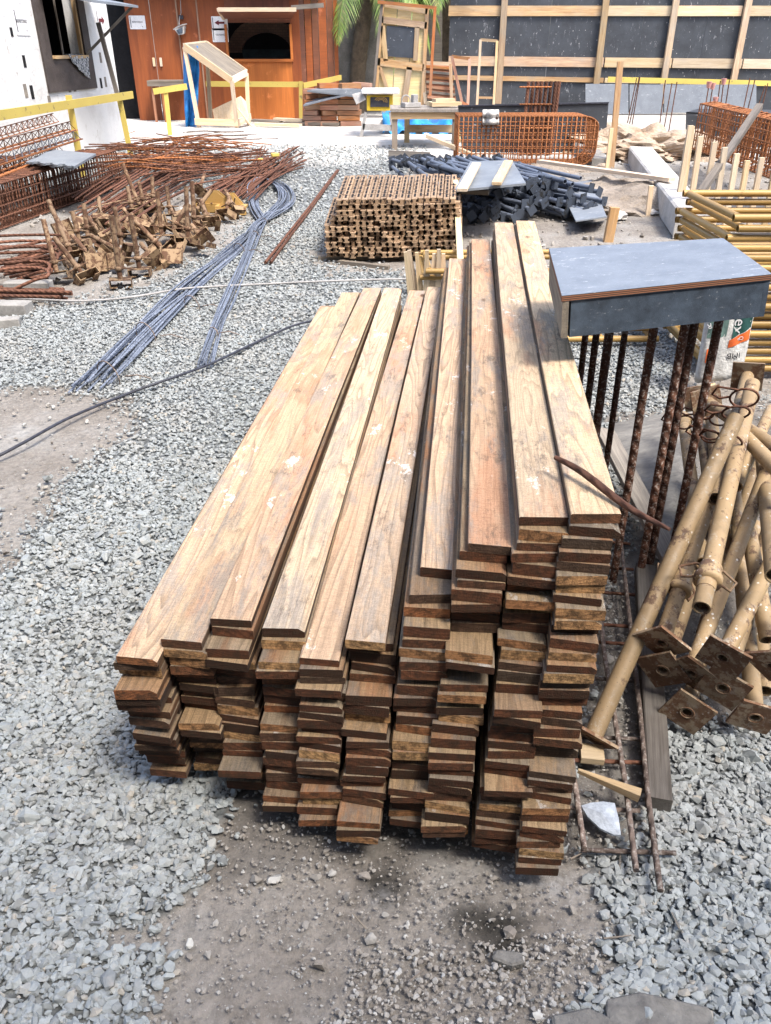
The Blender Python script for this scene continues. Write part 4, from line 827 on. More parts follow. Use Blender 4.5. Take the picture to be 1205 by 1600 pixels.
b = MB(); b.slab([Zp(868, 300, .30), Zp(905, 290, .34), Zp(880, 276, .34), Zp(838, 283, .3)], .012); b.build('blue_sheet', M['boxside'], label='dark blue edged sheet lying on the right of the dark props', cat='sheet')
b = MB(); p = gp(950, 378, 0); b.beam(p, p+Vector((.02, 0, .32)), .09, .06, up=(0, 1, 0)); b.build('timber_stub', M['wood'], label='short brown timber post standing right of the dark props', cat='post', bevel=.004)
# ---------------------------------------------------------------- scaffold frames
def flat_frame(name, x0, x1, y0, y1, z, rung, label, grp, rz=0.0, r=.021):
    t = empty(name, (x0, y0, z), label, 'scaffold frame', grp)
    for (a, c) in (((x0, y0), (x1, y0)), ((x0, y1), (x1, y1)), ((x0, y0), (x0, y1)), ((x1, y0), (x1, y1))):
        b = MB(); d_ = (Vector((c[0], c[1], 0))-Vector((a[0], a[1], 0))).normalized()*.02; e = 0 if a[1] == c[1] else 1
        b.path([Vector((a[0], a[1], z))-d_*(1.6 if not e else -1), Vector((c[0], c[1], z))+d_*(1.6 if not e else -1)], r, 12, hollow=.004); b.build('tube', M['frame'], t)
    for fx in rung: b = MB(); b.path([Vector((x0+(x1-x0)*fx, y0, z)), Vector((x0+(x1-x0)*fx, y1, z))], r*.75, 10); b.build('rung', M['frame'], t)
    t.rotation_euler = (0, 0, rz); return t
nf = 17
for i in range(nf):
    z_ = .05+i*.0535; rr = random.Random(i); t = flat_frame('scaffold_frame', 1.93+rr.uniform(-.03, .02), 3.75, 4.52+rr.uniform(-.012, .012), 5.36+rr.uniform(-.02, .03), z_, (.45,), 'ochre tubular frame lying flat, %s in the right hand frame stack' % ('top one' if i == nf-1 else ORD[nf-1-i]+' down'), 'scaffold frames stacked at the right edge', rr.uniform(-.012, .012))
for i, (x0, x1, y0, y1, z_, lab) in enumerate([(.42, 1.75, 5.05, 5.9, .06, 'ochre frame lying low seen under the black box'), (.45, 1.72, 5.10, 5.95, .11, 'ochre frame second up seen under the black box'), (.30, 2.15, 6.25, 6.95, .16, 'ochre frame lying in front of the dark props'), (.34, 2.0, 6.2, 6.85, .22, 'ochre frame on top in front of the dark props')]):
    flat_frame('scaffold_frame', x0, x1, y0, y1, z_, (.35, .75), lab, 'low scaffold frames behind the black box', .02*(i % 2))
b = MB(); b.beam(at(722, 452, 6.0), at(712, 285, 8.4), .05, .05); b.build('leaning_batten', M['woodyellow'], label='yellowish batten standing between the profiles and the dark props', cat='batten')
# ---------------------------------------------------------------- cement bag
bagc = at(1120, 606, 4.15); W_, H_, T_ = .235, .44, .11; zb0 = gz(4.2)+.13; bx0 = bagc.x-W_/2+.005; by = 4.15
cb = empty('cement_bag', (bagc.x, by, zb0), 'upright white cement bag with green top and orange stripe', 'bag')
def bagpt(u, v, side=0):                     # u across, v up: front, bulging
    return Vector((bx0+W_*u, by+.03*v-.028*math.sin(PI*u)*(1-.3*v)+.004*math.sin(u*19+v*13)+side, zb0+H_*v+.02*u*(1-v)-(.03*(1-u)*(v < .1))))
def bagface(u0, u1, v0a, v0b, v1a, v1b, off, mat, name, n=10, parent=None):
    b = MB(); vs = []; m_ = 8
    for j in range(m_+1):
        for i in range(n+1):
            u = u0+(u1-u0)*i/n; f = i/n; v = (v0a*(1-f)+v0b*f)*(1-j/m_)+(v1a*(1-f)+v1b*f)*j/m_; p = bagpt(u, v); p.y -= off; vs.append(p)
    b.add(vs, [(j*(n+1)+i, j*(n+1)+i+1, (j+1)*(n+1)+i+1, (j+1)*(n+1)+i) for j in range(m_) for i in range(n)], smooth=True); return b.build(name, mat, parent or cb)
b = MB(); n, m_ = 12, 12; vs = []
for sd_ in (0, 1):
    for j in range(m_+1):
        for i in range(n+1):
            p = bagpt(i/n, j/m_); 
            if sd_: p.y = by+.03*j/m_+T_*.5+.03*math.sin(PI*i/n)
            vs.append(p)
q = (n+1)*(m_+1); idx = lambda s_, i, j: s_*q+j*(n+1)+i; fs = [(idx(0, i, j), idx(0, i+1, j), idx(0, i+1, j+1), idx(0, i, j+1)) for j in range(m_) for i in range(n)]+[(idx(1, i, j), idx(1, i, j+1), idx(1, i+1, j+1), idx(1, i+1, j)) for j in range(m_) for i in range(n)]
for j in range(m_): fs += [(idx(0, 0, j), idx(0, 0, j+1), idx(1, 0, j+1), idx(1, 0, j)), (idx(0, n, j), idx(1, n, j), idx(1, n, j+1), idx(0, n, j+1))]
for i in range(n): fs += [(idx(0, i, 0), idx(1, i, 0), idx(1, i+1, 0), idx(0, i+1, 0)), (idx(0, i, m_), idx(0, i+1, m_), idx(1, i+1, m_), idx(1, i, m_))]
b.add(vs, fs, smooth=True); b.build('paper_sack', plain('sack_paper', (.62, .62, .60), (.50, .50, .49), 8, .8, .006), cb)
gm1 = plain('sage_print', (.17, .27, .24), (.13, .21, .19), 8, .7, .001); gm2 = plain('dark_green_print', (.02, .09, .075), (.015, .06, .055), 8, .7, .001); om = plain('orange_print', (.75, .16, .03), (.62, .12, .03), 8, .7, .001)
bagface(.02, .42, .50, .53, .985, .985, .002, gm1, 'sage_panel'); bagface(.55, .985, .50, .62, .985, .985, .002, gm2, 'green_panel'); bagface(.50, .985, .385, .47, .485, .605, .003, om, 'orange_stripe'); bagface(.06, .19, .20, .20, .37, .38, .003, om, 'orange_badge')
def text(s, name, size, mat, parent, loc, rot, depth=.0008, **kw):
    cu = bpy.data.curves.new(name, 'FONT'); cu.body = s; cu.size = size; cu.extrude = depth; cu.align_x = 'CENTER'; cu.align_y = 'CENTER'
    tmp = bpy.data.objects.new('tmp', cu); COL.objects.link(tmp); dg = bpy.context.evaluated_depsgraph_get(); me = bpy.data.meshes.new_from_object(tmp.evaluated_get(dg)); bpy.data.objects.remove(tmp)
    me.materials.clear(); me.materials.append(mat); me.name = name; o = bpy.data.objects.new(name, me); COL.objects.link(o); o.parent = parent
    o.location = Vector(loc)-rootloc(parent); o.rotation_euler = rot; return tag(o, **kw)
def bl_(u, v, off=.006): p = bagpt(u, v); p.y -= off; return p
text('vintex', 'lettering', .085, M['white'], cb, bl_(.66, .80), (PI/2, PI/2, 0)); text('ANSVR', 'lettering', .042, M['white'], cb, bl_(.22, .70), (PI/2, PI-.35, 0))
text('IMB', 'lettering', .045, M['ink'], cb, bl_(.66, .29), (PI/2, PI-.1, 0)); text('50', 'lettering', .032, M['white'], cb, bl_(.125, .29, .007), (PI/2, PI/2, 0)); text('CP', 'lettering', .026, M['white'], cb, bl_(.76, .50, .007), (PI/2, PI-.2, 0))
b = MB(); b.beam(gp(1118, 640, .02), gp(1108, 600, .10), .06, .02); b.build('board_scrap', M['woodpale'], label='pale board scrap leaning below the cement bag', cat='board')
# ================================================================ BACKGROUND
# ---- white wall, left
wd_ = Vector((.103, 1, 0)).normalized(); wp = gp(199, 228, 0); wn = Vector((wd_.y, -wd_.x, 0))
def wpt(px, py, off=0.0): return onplane(px, py, wp+wn*off, wd_)
def wallmat():
    g = G('white_wall_paint'); v = g.wc(); n1 = g.noise(v, 1.6, 7, .7); col = g.ramp(n1, [(.3, (.48, .47, .45)), (.5, (.62, .62, .61))])
    st = g.noise(g.vm('MULTIPLY', v, (1, 1, .5)), 9, 8, .8); col = g.mix(g.ramp(st, [(.60, 0.0), (.66, .75)]), col, (.34, .30, .26))
    g.bump(g.noise(v, 14, 6, .7), .02, .7); return g.fin(col, .85, spec=.2)
M['whitewall'] = wallmat()
wb = empty('site_building', (wp.x, wp.y, 0), 'white plastered building at the left with an open dark framed window', 'building')
ya, yb = 6.0, wp.y
def wl(y, z, off=0.0): s_ = (y-wp.y)/wd_.y; p = wp+wd_*s_+wn*off; return Vector((p.x, p.y, z))
w0, w1 = wpt(68, 0), wpt(150, 123); o0, o1 = wpt(72, 30), wpt(132, 90)
oy0, oy1 = wpt(80, 95).y, wpt(132, 88).y; oz0 = (wpt(80, 95).z+wpt(132, 88).z)/2; oz1 = oz0+1.35
b = MB()
def wq(y0, z0, y1, z1, th=.2):
    b.slab([wl(y0, z0), wl(y1, z0), wl(y1, z1), wl(y0, z1)], th, 0, wn)
wq(ya, -.1, oy0, 4.2); wq(oy0, -.1, oy1, oz0); wq(oy0, oz1, oy1, 4.2); wq(oy1, -.1, yb, 4.2)
b.slab([wl(yb, -.1)-wn*.2, wl(yb, -.1)-wn*5, wl(yb, 4.2)-wn*5, wl(yb, 4.2)-wn*.2], .2, 0, (0, 1, 0))
b.build('wall', M['whitewall'], wb)
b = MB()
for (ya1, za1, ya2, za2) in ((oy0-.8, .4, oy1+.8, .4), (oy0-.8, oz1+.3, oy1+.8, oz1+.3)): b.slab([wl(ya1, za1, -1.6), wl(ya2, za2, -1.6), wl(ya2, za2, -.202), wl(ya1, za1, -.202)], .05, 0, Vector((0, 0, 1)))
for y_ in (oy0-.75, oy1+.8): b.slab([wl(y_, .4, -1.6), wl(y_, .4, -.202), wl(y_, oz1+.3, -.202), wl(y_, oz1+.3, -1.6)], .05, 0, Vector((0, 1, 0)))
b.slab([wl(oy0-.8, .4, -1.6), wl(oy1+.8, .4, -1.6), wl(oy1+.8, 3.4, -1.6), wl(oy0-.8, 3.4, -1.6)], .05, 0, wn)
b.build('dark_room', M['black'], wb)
f0 = wpt(62, 100).y-.0; fy0 = oy0-.26; fy1 = oy1+.22; fz0 = oz0-.40
fw = plain('window_board', (.085, .07, .065), (.05, .04, .038), 6, .7)
b = MB()
for (y0, z0, y1, z1) in ((fy0, fz0, fy1, oz0), (fy0, oz0, oy0, oz1+.3), (oy1, oz0, fy1, oz1+.3), (oy0, oz1, oy1, oz1+.3)): b.slab([wl(y0, z0, .03), wl(y1, z0, .03), wl(y1, z1, .03), wl(y0, z1, .03)], .028, 0, wn)
win = b.build('window', fw, wb)
b = MB()
for y in (oy0+.03, oy1-.03): b.beam(wl(y, oz0, -.02), wl(y, oz1, -.02), .04, .05, up=wn)
b.beam(wl(oy0, oz0+.02, .02), wl(oy1, oz0+.02, .02), .10, .04, up=(0, 0, 1)); b.build('frame', M['wood'], win)
ym = oy0*.55+oy1*.45; b = MB(); b.beam(wl(ym, oz0, -.04), wl(ym, oz1, -.04), .02, .02, up=wn); b.build('mullion', M['woodgrey'], win)
fc = wpt(219, 9, .75); hz = fc.z; b = MB(); q0 = wl(oy0-.1, hz+.12, .03); q1 = wl(fc.y, hz+.12, .03)
b.slab([q0, wl(oy0-.1, hz+.0, .75), wl(fc.y, hz+.0, .75), q1], .03, 0, Vector((0, 0, 1))); b.build('hatch_flap', M['greyply'], wb)
b = MB(); b.beam(wl(fc.y-.06, hz, .7), wl(oy1-.02, oz0+.05, .05), .035, .035); b.build('flap_strut', M['woodgrey'], wb)
# cloth on the sill
b = MB(); vs = []; n_ = 10
for i in range(n_+1):
    for j in range(9):
        y = oy0+.45+(oy1-oy0-.5)*i/n_; dz_ = -.34*(j/8)*(i/n_)**.6; vs.append(wl(y+.05*math.sin(j*.8), oz0+.055+dz_, .07+.015*math.sin(i*2.1+j)+(0 if j else -.1)))
b.add(vs, [(i*9+j, i*9+j+1, (i+1)*9+j+1, (i+1)*9+j) for i in range(n_) for j in range(8)], smooth=True)
def cloth():
    g = G('checked_cloth'); v = g.wc(); c = g.n('ShaderNodeTexChecker', i_Vector=v, i_Scale=28.0); return g.fin(g.mix(c.outputs[1], (.10, .11, .12), (.42, .43, .44)), .9)
o = b.build('checked_cloth', cloth(), label='grey checked cloth hanging over the sill of the dark window', cat='cloth'); md = o.modifiers.new('thick', 'SOLIDIFY'); md.thickness = .006
# holes and signs on the wall
for i, (x_, y_, w_, h_) in enumerate([(38, 96, .035, .14), (157, 90, .035, .14), (40, 142, .04, .16), (50, 144, .04, .16), (108, 135, .04, .15), (116, 134, .04, .15), (158, 130, .035, .14), (165, 128, .035, .14), (77, 156, .04, .10), (18, 50, .03, .1)]):
    p = wpt(x_, y_); b = MB(); b.slab([wl(p.y-w_, p.z-h_/2, .004), wl(p.y+w_, p.z-h_/2, .004), wl(p.y+w_, p.z+h_/2, .004), wl(p.y-w_, p.z+h_/2, .004)], .003, 0, wn); b.build('wall_slot', M['woodgrey'] if i % 3 else M['black'], wb)
def sign(parent_pt, right, up_, nrm, w_, h_, kind, label):
    t = empty('wall_sign', parent_pt, label, 'sign'); r_, u_ = Vector(right), Vector(up_); p = Vector(parent_pt); n_ = Vector(nrm)
    b = MB(); pts = []; c = .012
    for sx, sy in ((-1, -1), (1, -1), (1, 1), (-1, 1)):
        for k in range(4):
            a = math.atan2(sy, sx)-PI/4+k*PI/6; pts.append(p+r_*(sx*(w_/2-c)+c*math.cos(a))+u_*(sy*(h_/2-c)+c*math.sin(a))+n_*.008)
    b.poly(pts, n_, .007); b.build('sign_plate', M['white'], t)
    b = MB(); b.slab([p+r_*(-w_*.44)+u_*(-h_*.38)+n_*.0115, p+r_*(-w_*.40)+u_*(-h_*.38)+n_*.0115, p+r_*(-w_*.40)+u_*(h_*.42)+n_*.0115, p+r_*(-w_*.44)+u_*(h_*.42)+n_*.0115], .003, 0, n_); b.build('margin_line', M['ink'], t)
    b = MB(); q = p+r_*(w_*.28)-u_*(h_*.32)+n_*.0115; b.poly([q+r_*(.008*math.cos(a))+u_*(.008*math.sin(a)) for a in np.linspace(0, 2*PI, 9)[:-1]], n_, .003); b.build('dot_mark', M['ink'], t)
    rot = Matrix((r_, u_, n_)).transposed().to_euler()
    if kind in ('L', 'R'):
        s_ = 1 if kind == 'R' else -1; b = MB(); A = [(-.3, -.07), (.05, -.07), (.05, -.17), (.33, 0), (.05, .17), (.05, .07), (-.3, .07)]; pts = [p+r_*(s_*a*w_)+u_*(c_*h_*1.1+.01)+n_*.0115 for a, c_ in A]
        b.poly(pts if s_ > 0 else pts[::-1], n_, .003); b.build('arrow', M['arrow'], t)
    else: text(kind, 'lettering', h_*.17, M['ink'], t, p+n_*.0105+u_*.005, rot, .0006)
    return t
UP = (0, 0, 1)
sign(wpt(33, 34, .0), wd_, UP, wn, .34, .30, 'REFEITÓRIO', 'white sign with one printed word on the white wall left of the window')
sign(wpt(158, 33, .0), wd_, UP, wn, .34, .30, 'R', 'white sign with a red arrow pointing right on the white wall')
# ---- yellow rails
def rail(pts_rail, posts, label, cat='railing', wr=.10, rot=None):
    t = empty('yellow_railing', (pts_rail[0][0]+pts_rail[1][0])/2 if False else pts_rail[0], label, cat)
    b = MB(); b.beam(pts_rail[0], pts_rail[1], .03, wr); b.build('rail', M['yellowpaint'], t)
    for q, top in posts: b = MB(); b.beam(q, top, .07, .05, up=(0, 1, 0)); b.build('post', M['yellowpaint'], t)
    return t
r0, r1 = at(-12, 182, 9.4), at(207, 148, 14.0)
def lerpY(Y): f = (Y-r0.y)/(r1.y-r0.y); return r0.lerp(r1, f)
pa = lerpY(11.6)+Vector((-.05, .04, 0)); pc = lerpY(13.5)+Vector((-.05, .03, 0))
rail((r0, r1), [(Vector((pa.x, pa.y, gz(pa.y))), pa+Vector((0, 0, .10))), (Vector((pc.x+.05, pc.y, gz(pc.y))), pc+Vector((-.0, 0, .0)))], 'yellow rail on two posts running along the white wall')
b = MB(); b.beam(pc+Vector((-.02, 0, .02)), pc+Vector((-.14, 0, .95)), .06, .04, up=(0, 1, 0)); b.build('grey_stake', M['woodgrey'], label='grey brown stake rising above the yellow rail by the wall corner', cat='stake')
YS = gp(217, 188, 0).y
def sp(px, py, dy=0.0): return at(px, py, YS+dy)
pp = gp(266, 211, 0); rail((at(240, 143, pp.y), at(292, 135, pp.y)), [(pp, at(259, 142, pp.y+.03))], 'short yellow rail on one post left of the blue netting')
rail((at(322, 131, YS-.5), at(474, 132, YS-.55)), [(Vector((at(470, 190, YS-.6).x, YS-.6, .35)), at(470, 127, YS-.6))], 'yellow rail across the front of the kiosk under its hatch')
rail((at(474, 134, YS-.55), at(533, 121, YS+.6)), [], 'yellow rail turning back at the right corner of the kiosk')
# ---- kiosk of reddish plywood
def redply(name, A, B):
    g = G(name); v = g.gc(); n1 = g.noise(g.gc((1, 1, .12)), 5, 5, .6, .8); col = g.ramp(n1, [(.3, B), (.7, A)]); col = g.mix(g.ramp(g.noise(v, 3.5, 6, .75), [(.60, 0.0), (.68, .5)]), col, tuple(min(1, c*1.5+.05) for c in A)); col = g.mix(.4, col, g.ramp(g.noise(g.gc((1, 1, .03)), 60, 3), [(.3, .5), (.7, 1.0)]), 'MULTIPLY')
    return g.fin(col, .55, spec=.4)
M['redply'] = redply('red_brown_plywood', (.33, .09, .022), (.18, .045, .013)); M['orangeply'] = redply('orange_plywood', (.54, .17, .035), (.37, .11, .022)); M['brownply'] = redply('brown_plywood', (.20, .07, .035), (.12, .045, .025))
fz = .35; kk = empty('kiosk', (sp(330, 188).x, YS, fz), 'red brown plywood kiosk with double doors and an open serving hatch', 'hut')
top_z = 2.75
def X_(px, py=100): return sp(px, py).x
def panel(x0, x1, z0, z1, mat, name, dy=0.0, th=.025, parent=None):
    b = MB(); b.box(((x0+x1)/2, YS+dy+th/2, (z0+z1)/2), (x1-x0, th, z1-z0), along=2); return b.build(name, mat, parent or kk)
zf = lambda py: sp(400, py).z
hx0, hx1, hz0, hz1 = X_(360), X_(455), zf(93), zf(38)
d1 = panel(X_(207), X_(244), fz, top_z, M['redply'], 'door'); d2 = panel(X_(245), X_(285), fz, top_z, M['redply'], 'door', .004)
for d_, px_ in ((d1, 241), (d2, 252)):
    b = MB(); c = sp(px_, 97); b.box(c+Vector((0, -.02, 0)), (.05, .03, .16)); b.build('handle', M['woodpale'], d_, bevel=.005)
panel(X_(286), X_(316), fz, top_z, M['redply'], 'wall', .008); panel(X_(317), hx0-.02, fz, top_z, M['redply'], 'wall', -.004)
panel(hx0-.018, hx1+.02, fz, hz0-.03, M['orangeply'], 'counter_front', .002); panel(hx1+.022, X_(462)+.12, fz, top_z, M['redply'], 'wall', -.002); panel(hx0-.018, hx1+.02, hz1+.03, top_z, M['brownply'], 'wall', .006)
for px_ in (285.5, 316.5): b = MB(); b.box((X_(px_), YS-.012, (fz+top_z)/2), (.03, .02, top_z-fz)); b.build('cover_strip', M['woodred'], kk)
b = MB(); b.box(((hx0+hx1)/2, YS-.015, hz0-.015), (hx1-hx0+.1, .07, .05)); b.box((hx0-.03, YS-.015, (hz0+hz1)/2), (.05, .06, hz1-hz0)); b.box((hx1+.03, YS-.015, (hz0+hz1)/2), (.05, .06, hz1-hz0)); hf = b.build('hatch_frame', M['orangeply'], kk)
b = MB(); b.slab([sp(342, 16, -.75), sp(462, 16, -.75), Vector((hx1+.05, YS-.03, hz1+.12)), Vector((hx0-.05, YS-.03, hz1+.12))], .03, 0, Vector((0, .4, .9))); b.build('hatch_flap', M['brownply'], kk)
b = MB(); b.beam(sp(341, 15, -.77), sp(463, 15, -.77), .05, .07); b.beam(sp(341, 15, -.77), Vector((hx0-.05, YS-.03, hz1+.1)), .05, .05); b.build('flap_frame', M['woodpale'], kk)
panel(hx0-.4, hx1+.4, fz, top_z, M['black'], 'back_wall', 1.5); 
def brickm():
    g = G('oven_brick'); bt = g.n('ShaderNodeTexBrick', i_Scale=5.0, i_Color1=(.13, .085, .06, 1), i_Color2=(.09, .06, .045, 1), i_Mortar=(.05, .045, .04, 1)); g.put(bt.inputs['Vector'], g.vm('ADD', g.wc(), (0, 0, 0))); 
    g.t.links.new(g.n('ShaderNodeCombineXYZ', i_X=g.n('ShaderNodeSeparateXYZ', i_Vector=g.wc()).outputs[0], i_Y=g.n('ShaderNodeSeparateXYZ', i_Vector=g.wc()).outputs[2]).outputs[0], bt.inputs['Vector']); return g.fin(bt.outputs[0], .9)
b = MB(); N = 14; cx, cz = (hx0+hx1)/2, hz0+.12
for i in range(N):
    a0, a1 = PI*i/N, PI*(i+1)/N; b.slab([Vector((cx+.55*math.cos(a0), YS+1.1, cz+.38*math.sin(a0))), Vector((cx+.85*math.cos(a0), YS+1.1, cz+.66*math.sin(a0))), Vector((cx+.85*math.cos(a1), YS+1.1, cz+.66*math.sin(a1))), Vector((cx+.55*math.cos(a1), YS+1.1, cz+.38*math.sin(a1)))], .15, 0, (0, -1, 0))
b.build('oven_arch', brickm(), kk)
b = MB(); b.slab([Vector((cx+.56*math.cos(a), YS+1.12, cz+.4*math.sin(a))) for a in (PI*.95, PI*.05)]+[Vector((cx+.5, YS+1.12, cz-.3)), Vector((cx-.5, YS+1.12, cz-.3))], .05, 0, (0, -1, 0)); b.build('oven_mouth', plain('teal_dark', (.03, .06, .07), (.02, .03, .035), 5), kk)
# side wall going back on the right, boards
bx = [462, 479, 490, 500, 513, 523, 530]
for i in range(len(bx)-1):
    f0, f1 = i/6, (i+1)/6; p, q = at(bx[i], 100, YS+.02+f0*1.3), at(bx[i+1]-.8, 100, YS+.02+f1*1.3); b = MB(); b.slab([Vector((p.x, p.y, fz)), Vector((q.x, q.y, fz)), Vector((q.x, q.y, top_z-.1*i*.3)), Vector((p.x, p.y, top_z-.1*i*.3))], .02, 0, (0, -1, 0)); b.build('side_board', M['brownply'] if i % 2 == 0 else M['redply'], kk)
b = MB(); b.box((X_(330)+.2, YS+.55, top_z+.03), (X_(470)-X_(190)+.6, 1.9, .05)); b.build('roof', M['woodgrey'], kk)
b = MB(); b.beam(at(455, 12, YS-.25), at(506, 8, YS-.2), .05, .08); b.build('fascia', M['woodgrey'], kk)
# dark gap between wall and kiosk: a near-black sheet paints its shade
b = MB(); b.box((X_(196), YS+.5, 1.5), (.8, .06, 2.9)); b.build('gap_shade_sheet', M['black'], label='black sheet painted as shade in the gap between white building and kiosk', cat='shade sheet')
fy = (0, -1, 0); fr_ = (1, 0, 0)
sign(sp(215, 35, -.002), fr_, UP, fy, .33, .24, 'REFEITÓRIO', 'white sign with one printed word on the left kiosk door')
sign(sp(343.5, 36.5, -.008), fr_, UP, fy, .33, .245, 'L', 'white sign with a dark arrow pointing left beside the serving hatch')
sign(sp(344.5, 55, -.008), fr_, UP, fy, .33, .245, 'VESTIÁRIO', 'white sign with one printed word under the arrow sign on the kiosk')
# flood lamp
lt = empty('flood_lamp', sp(282, 30, -.01), 'small grey flood lamp hanging from a hook on the kiosk doors', 'lamp'); c = sp(281, 47, -.16)
b = MB(); b.poly([c+Vector((-.13, 0, .02)), c+Vector((.07, -.06, .10)), c+Vector((.15, .06, .12)), c+Vector((-.05, .10, .08))], (0, 0, 1), .02); b.add([c+Vector(a) for a in [(-.10, -.02, .01), (.10, -.02, .08), (.08, -.03, -.07), (-.03, -.03, -.09), (-.06, .1, .02), (.12, .1, .08), (.09, .08, -.05), (-.02, .08, -.07)]], [(0, 3, 2, 1), (4, 5, 6, 7), (0, 1, 5, 4), (1, 2, 6, 5), (2, 3, 7, 6), (3, 0, 4, 7)]); b.build('housing', M['hose'], lt)
b = MB(); b.slab([c+Vector((-.065, -.035, -.0)), c+Vector((-.02, -.04, -.07)), c+Vector((.06, -.04, -.05)), c+Vector((.07, -.035, .04))], .004, 0, (0, -1, 0)); b.build('glass', M['boxside'], lt)
b = MB(); b.path([sp(282, 0, -.03), sp(283, 20, -.03), sp(281, 26, -.05), sp(280, 34, -.1), c+Vector((0, 0, .09))], .008, 6); b.build('hook', M['hose'], lt)
b = MB(); b.box(sp(283, 27, -.03), (.09, .05, .07)); b.build('socket', M['ink'], lt)
# counter shelf
b = MB(); zc = sp(262, 126).z; b.box((X_(264), YS-.3, zc), (X_(292)-X_(238), .55, .04)); b.box((X_(264), YS-.56, zc-.05), (X_(292)-X_(238), .03, .07)); cs = b.build('wall_shelf', M['woodgrey'], label='grey wooden shelf table against the kiosk doors', cat='table')
for px_ in (243, 258): b = MB(); b.beam(Vector((X_(px_), YS-.5, fz)), Vector((X_(px_), YS-.5, zc-.02)), .045, .045, up=(0, 1, 0)); b.build('leg', M['woodred'], cs)
# ---- slanting timber trestle with blue net
Yt = gp(390, 200, 0).y; tt = empty('trestle_rack', gp(345, 200, 0), 'pale timber rack with a slanting dark top in front of the kiosk', 'rack')
def T(px, py, dy=0.0): return at(px, py, Yt+dy)
A_, B_, C_, D_ = T(288, 68, .05), T(362, 121, -.15), T(385, 109, .75), T(322, 64, .95)
b = MB(); b.slab([A_, B_, C_, D_], .02); b.build('top_board', M['woodgrey'], tt)
for (a, c) in ((A_, B_), (B_, C_), (D_, C_), (A_, D_)): b = MB(); b.beam(a-Vector((0, .02, .05)), c-Vector((0, .02, .05)), .045, .11); b.build('top_rail', M['woodpale'], tt)
for a, c in ((A_, (311, 196, .1)), (B_, (371, 203, -.05)), (C_, (388, 183, .6)), (D_, (329, 184, .7))):
    q = T(c[0], c[1], c[2]); q.z = gz(q.y); b = MB(); b.beam(q, a-Vector((0, 0, .06)), .07, .07, up=(0, 1, 0)); b.build('leg', M['woodpale'], tt)
for a, c in (((305, 190, .06), (372, 192, -.08)), ((372, 192, -.08), (391, 182, .55))): b = MB(); b.beam(T(*a), T(*c), .05, .12); b.build('lower_rail', M['woodpale'], tt)
b = MB(); b.poly([T(332, 171, .25), T(376, 150, .3), T(384, 158, .3), T(390, 186, .2), T(335, 187, .2)], (0, -1, 0), .01); b.build('plywood_scrap', M['woodpale'], label='pale plywood piece standing inside the timber rack', cat='board')
b = MB(); b.beam(T(372, 170, -.12), T(394, 198, -.2), .05, .02); b.build('leaning_lath', M['woodpale'], label='thin lath leaning on the right foot of the rack', cat='lath')
def tarp(name, fpt, nu, nv, mat, label, cat='tarpaulin'):
    b = MB(); vs = [fpt(i/nu, j/nv) for j in range(nv+1) for i in range(nu+1)]; b.add(vs, [(j*(nu+1)+i, j*(nu+1)+i+1, (j+1)*(nu+1)+i+1, (j+1)*(nu+1)+i) for j in range(nv) for i in range(nu)], smooth=True)
    o = b.build(name, mat, label=label, cat=cat); md = o.modifiers.new('thick', 'SOLIDIFY'); md.thickness = .012; return o
blue = plain('blue_tarp', (.03, .25, .62), (.015, .13, .40), 3, .45, .01, fine=12)
def net(u, v):
    wv = .10*math.sin(u*9+v*5)*.6+.05*math.sin(v*13+u*3); px_ = 286+v*4+u*(26-8*abs(v-.3)-4*v); q = at(px_, 72+v*128, Yt+.25+wv); return q
tarp('blue_net', net, 14, 20, blue, 'bright blue netting hanging from the left end of the timber rack', 'netting')
# ---- reddish lumber pile and sheets
Yl = gp(515, 197, 0).y
k = 0
for (x0, x1, yb_, rows) in ((476, 502, 190, 7), (500, 528, 194, 8), (528, 562, 198, 8)):
    for rI in range(rows):
        rr = random.Random(k); z_ = gz(Yl)+.045+rI*.095; b = MB(); p = at(x0+rr.uniform(-2, 2), 190, Yl+rr.uniform(-.1, .05)); q = at(x1+rr.uniform(-3, 2), 190, Yl+rr.uniform(-.05, .1)); p.z = q.z = z_; b.beam(p+Vector((0, .2, 0)), q+Vector((0, .2, 0)), .35, .085); k += 1
        b.build('timber_block', M['woodred'], label='reddish timber in %s row of the %s heap beside the kiosk' % (('the bottom' if rI == 0 else 'the '+nth(rI)), {476: 'left', 500: 'middle', 528: 'right'}[x0]), cat='timber', group='reddish timbers piled beside the kiosk')
zt_ = gz(Yl)+.80
for i, (P, lab) in enumerate([([(474, 164), (520, 152), (570, 142), (555, 137), (490, 150)], 'lower grey sheet tilting over the reddish timbers'), ([(480, 141), (560, 150), (565, 139), (505, 136)], 'upper pale sheet over the reddish timbers')]):
    b = MB(); b.poly([at(x_, y_, Yl-.2+(.6 if j > 2 else 0)) for j, (x_, y_) in enumerate(P)], (0, -.3, 1), .03); b.build('grey_sheet', M['greyply'] if i else M['boxtop'], label=lab, cat='sheet')
for i, (x0, x1, y_, zz) in enumerate([(445, 530, 192, .04), (400, 470, 194, .05), (395, 440, 188, .05), (430, 475, 186, .09)]):
    b = MB(); b.beam(at(x0, y_, gp(x0, y_, zz).y), at(x1, y_+2, gp(x1, y_+2, zz).y), .14, .05); b.build('floor_plank', M['woodpale'] if i % 2 else M['woodgrey'], label='loose plank lying at the foot of the kiosk, %s of four' % nth(i), cat='plank', group='loose planks at the foot of the kiosk')
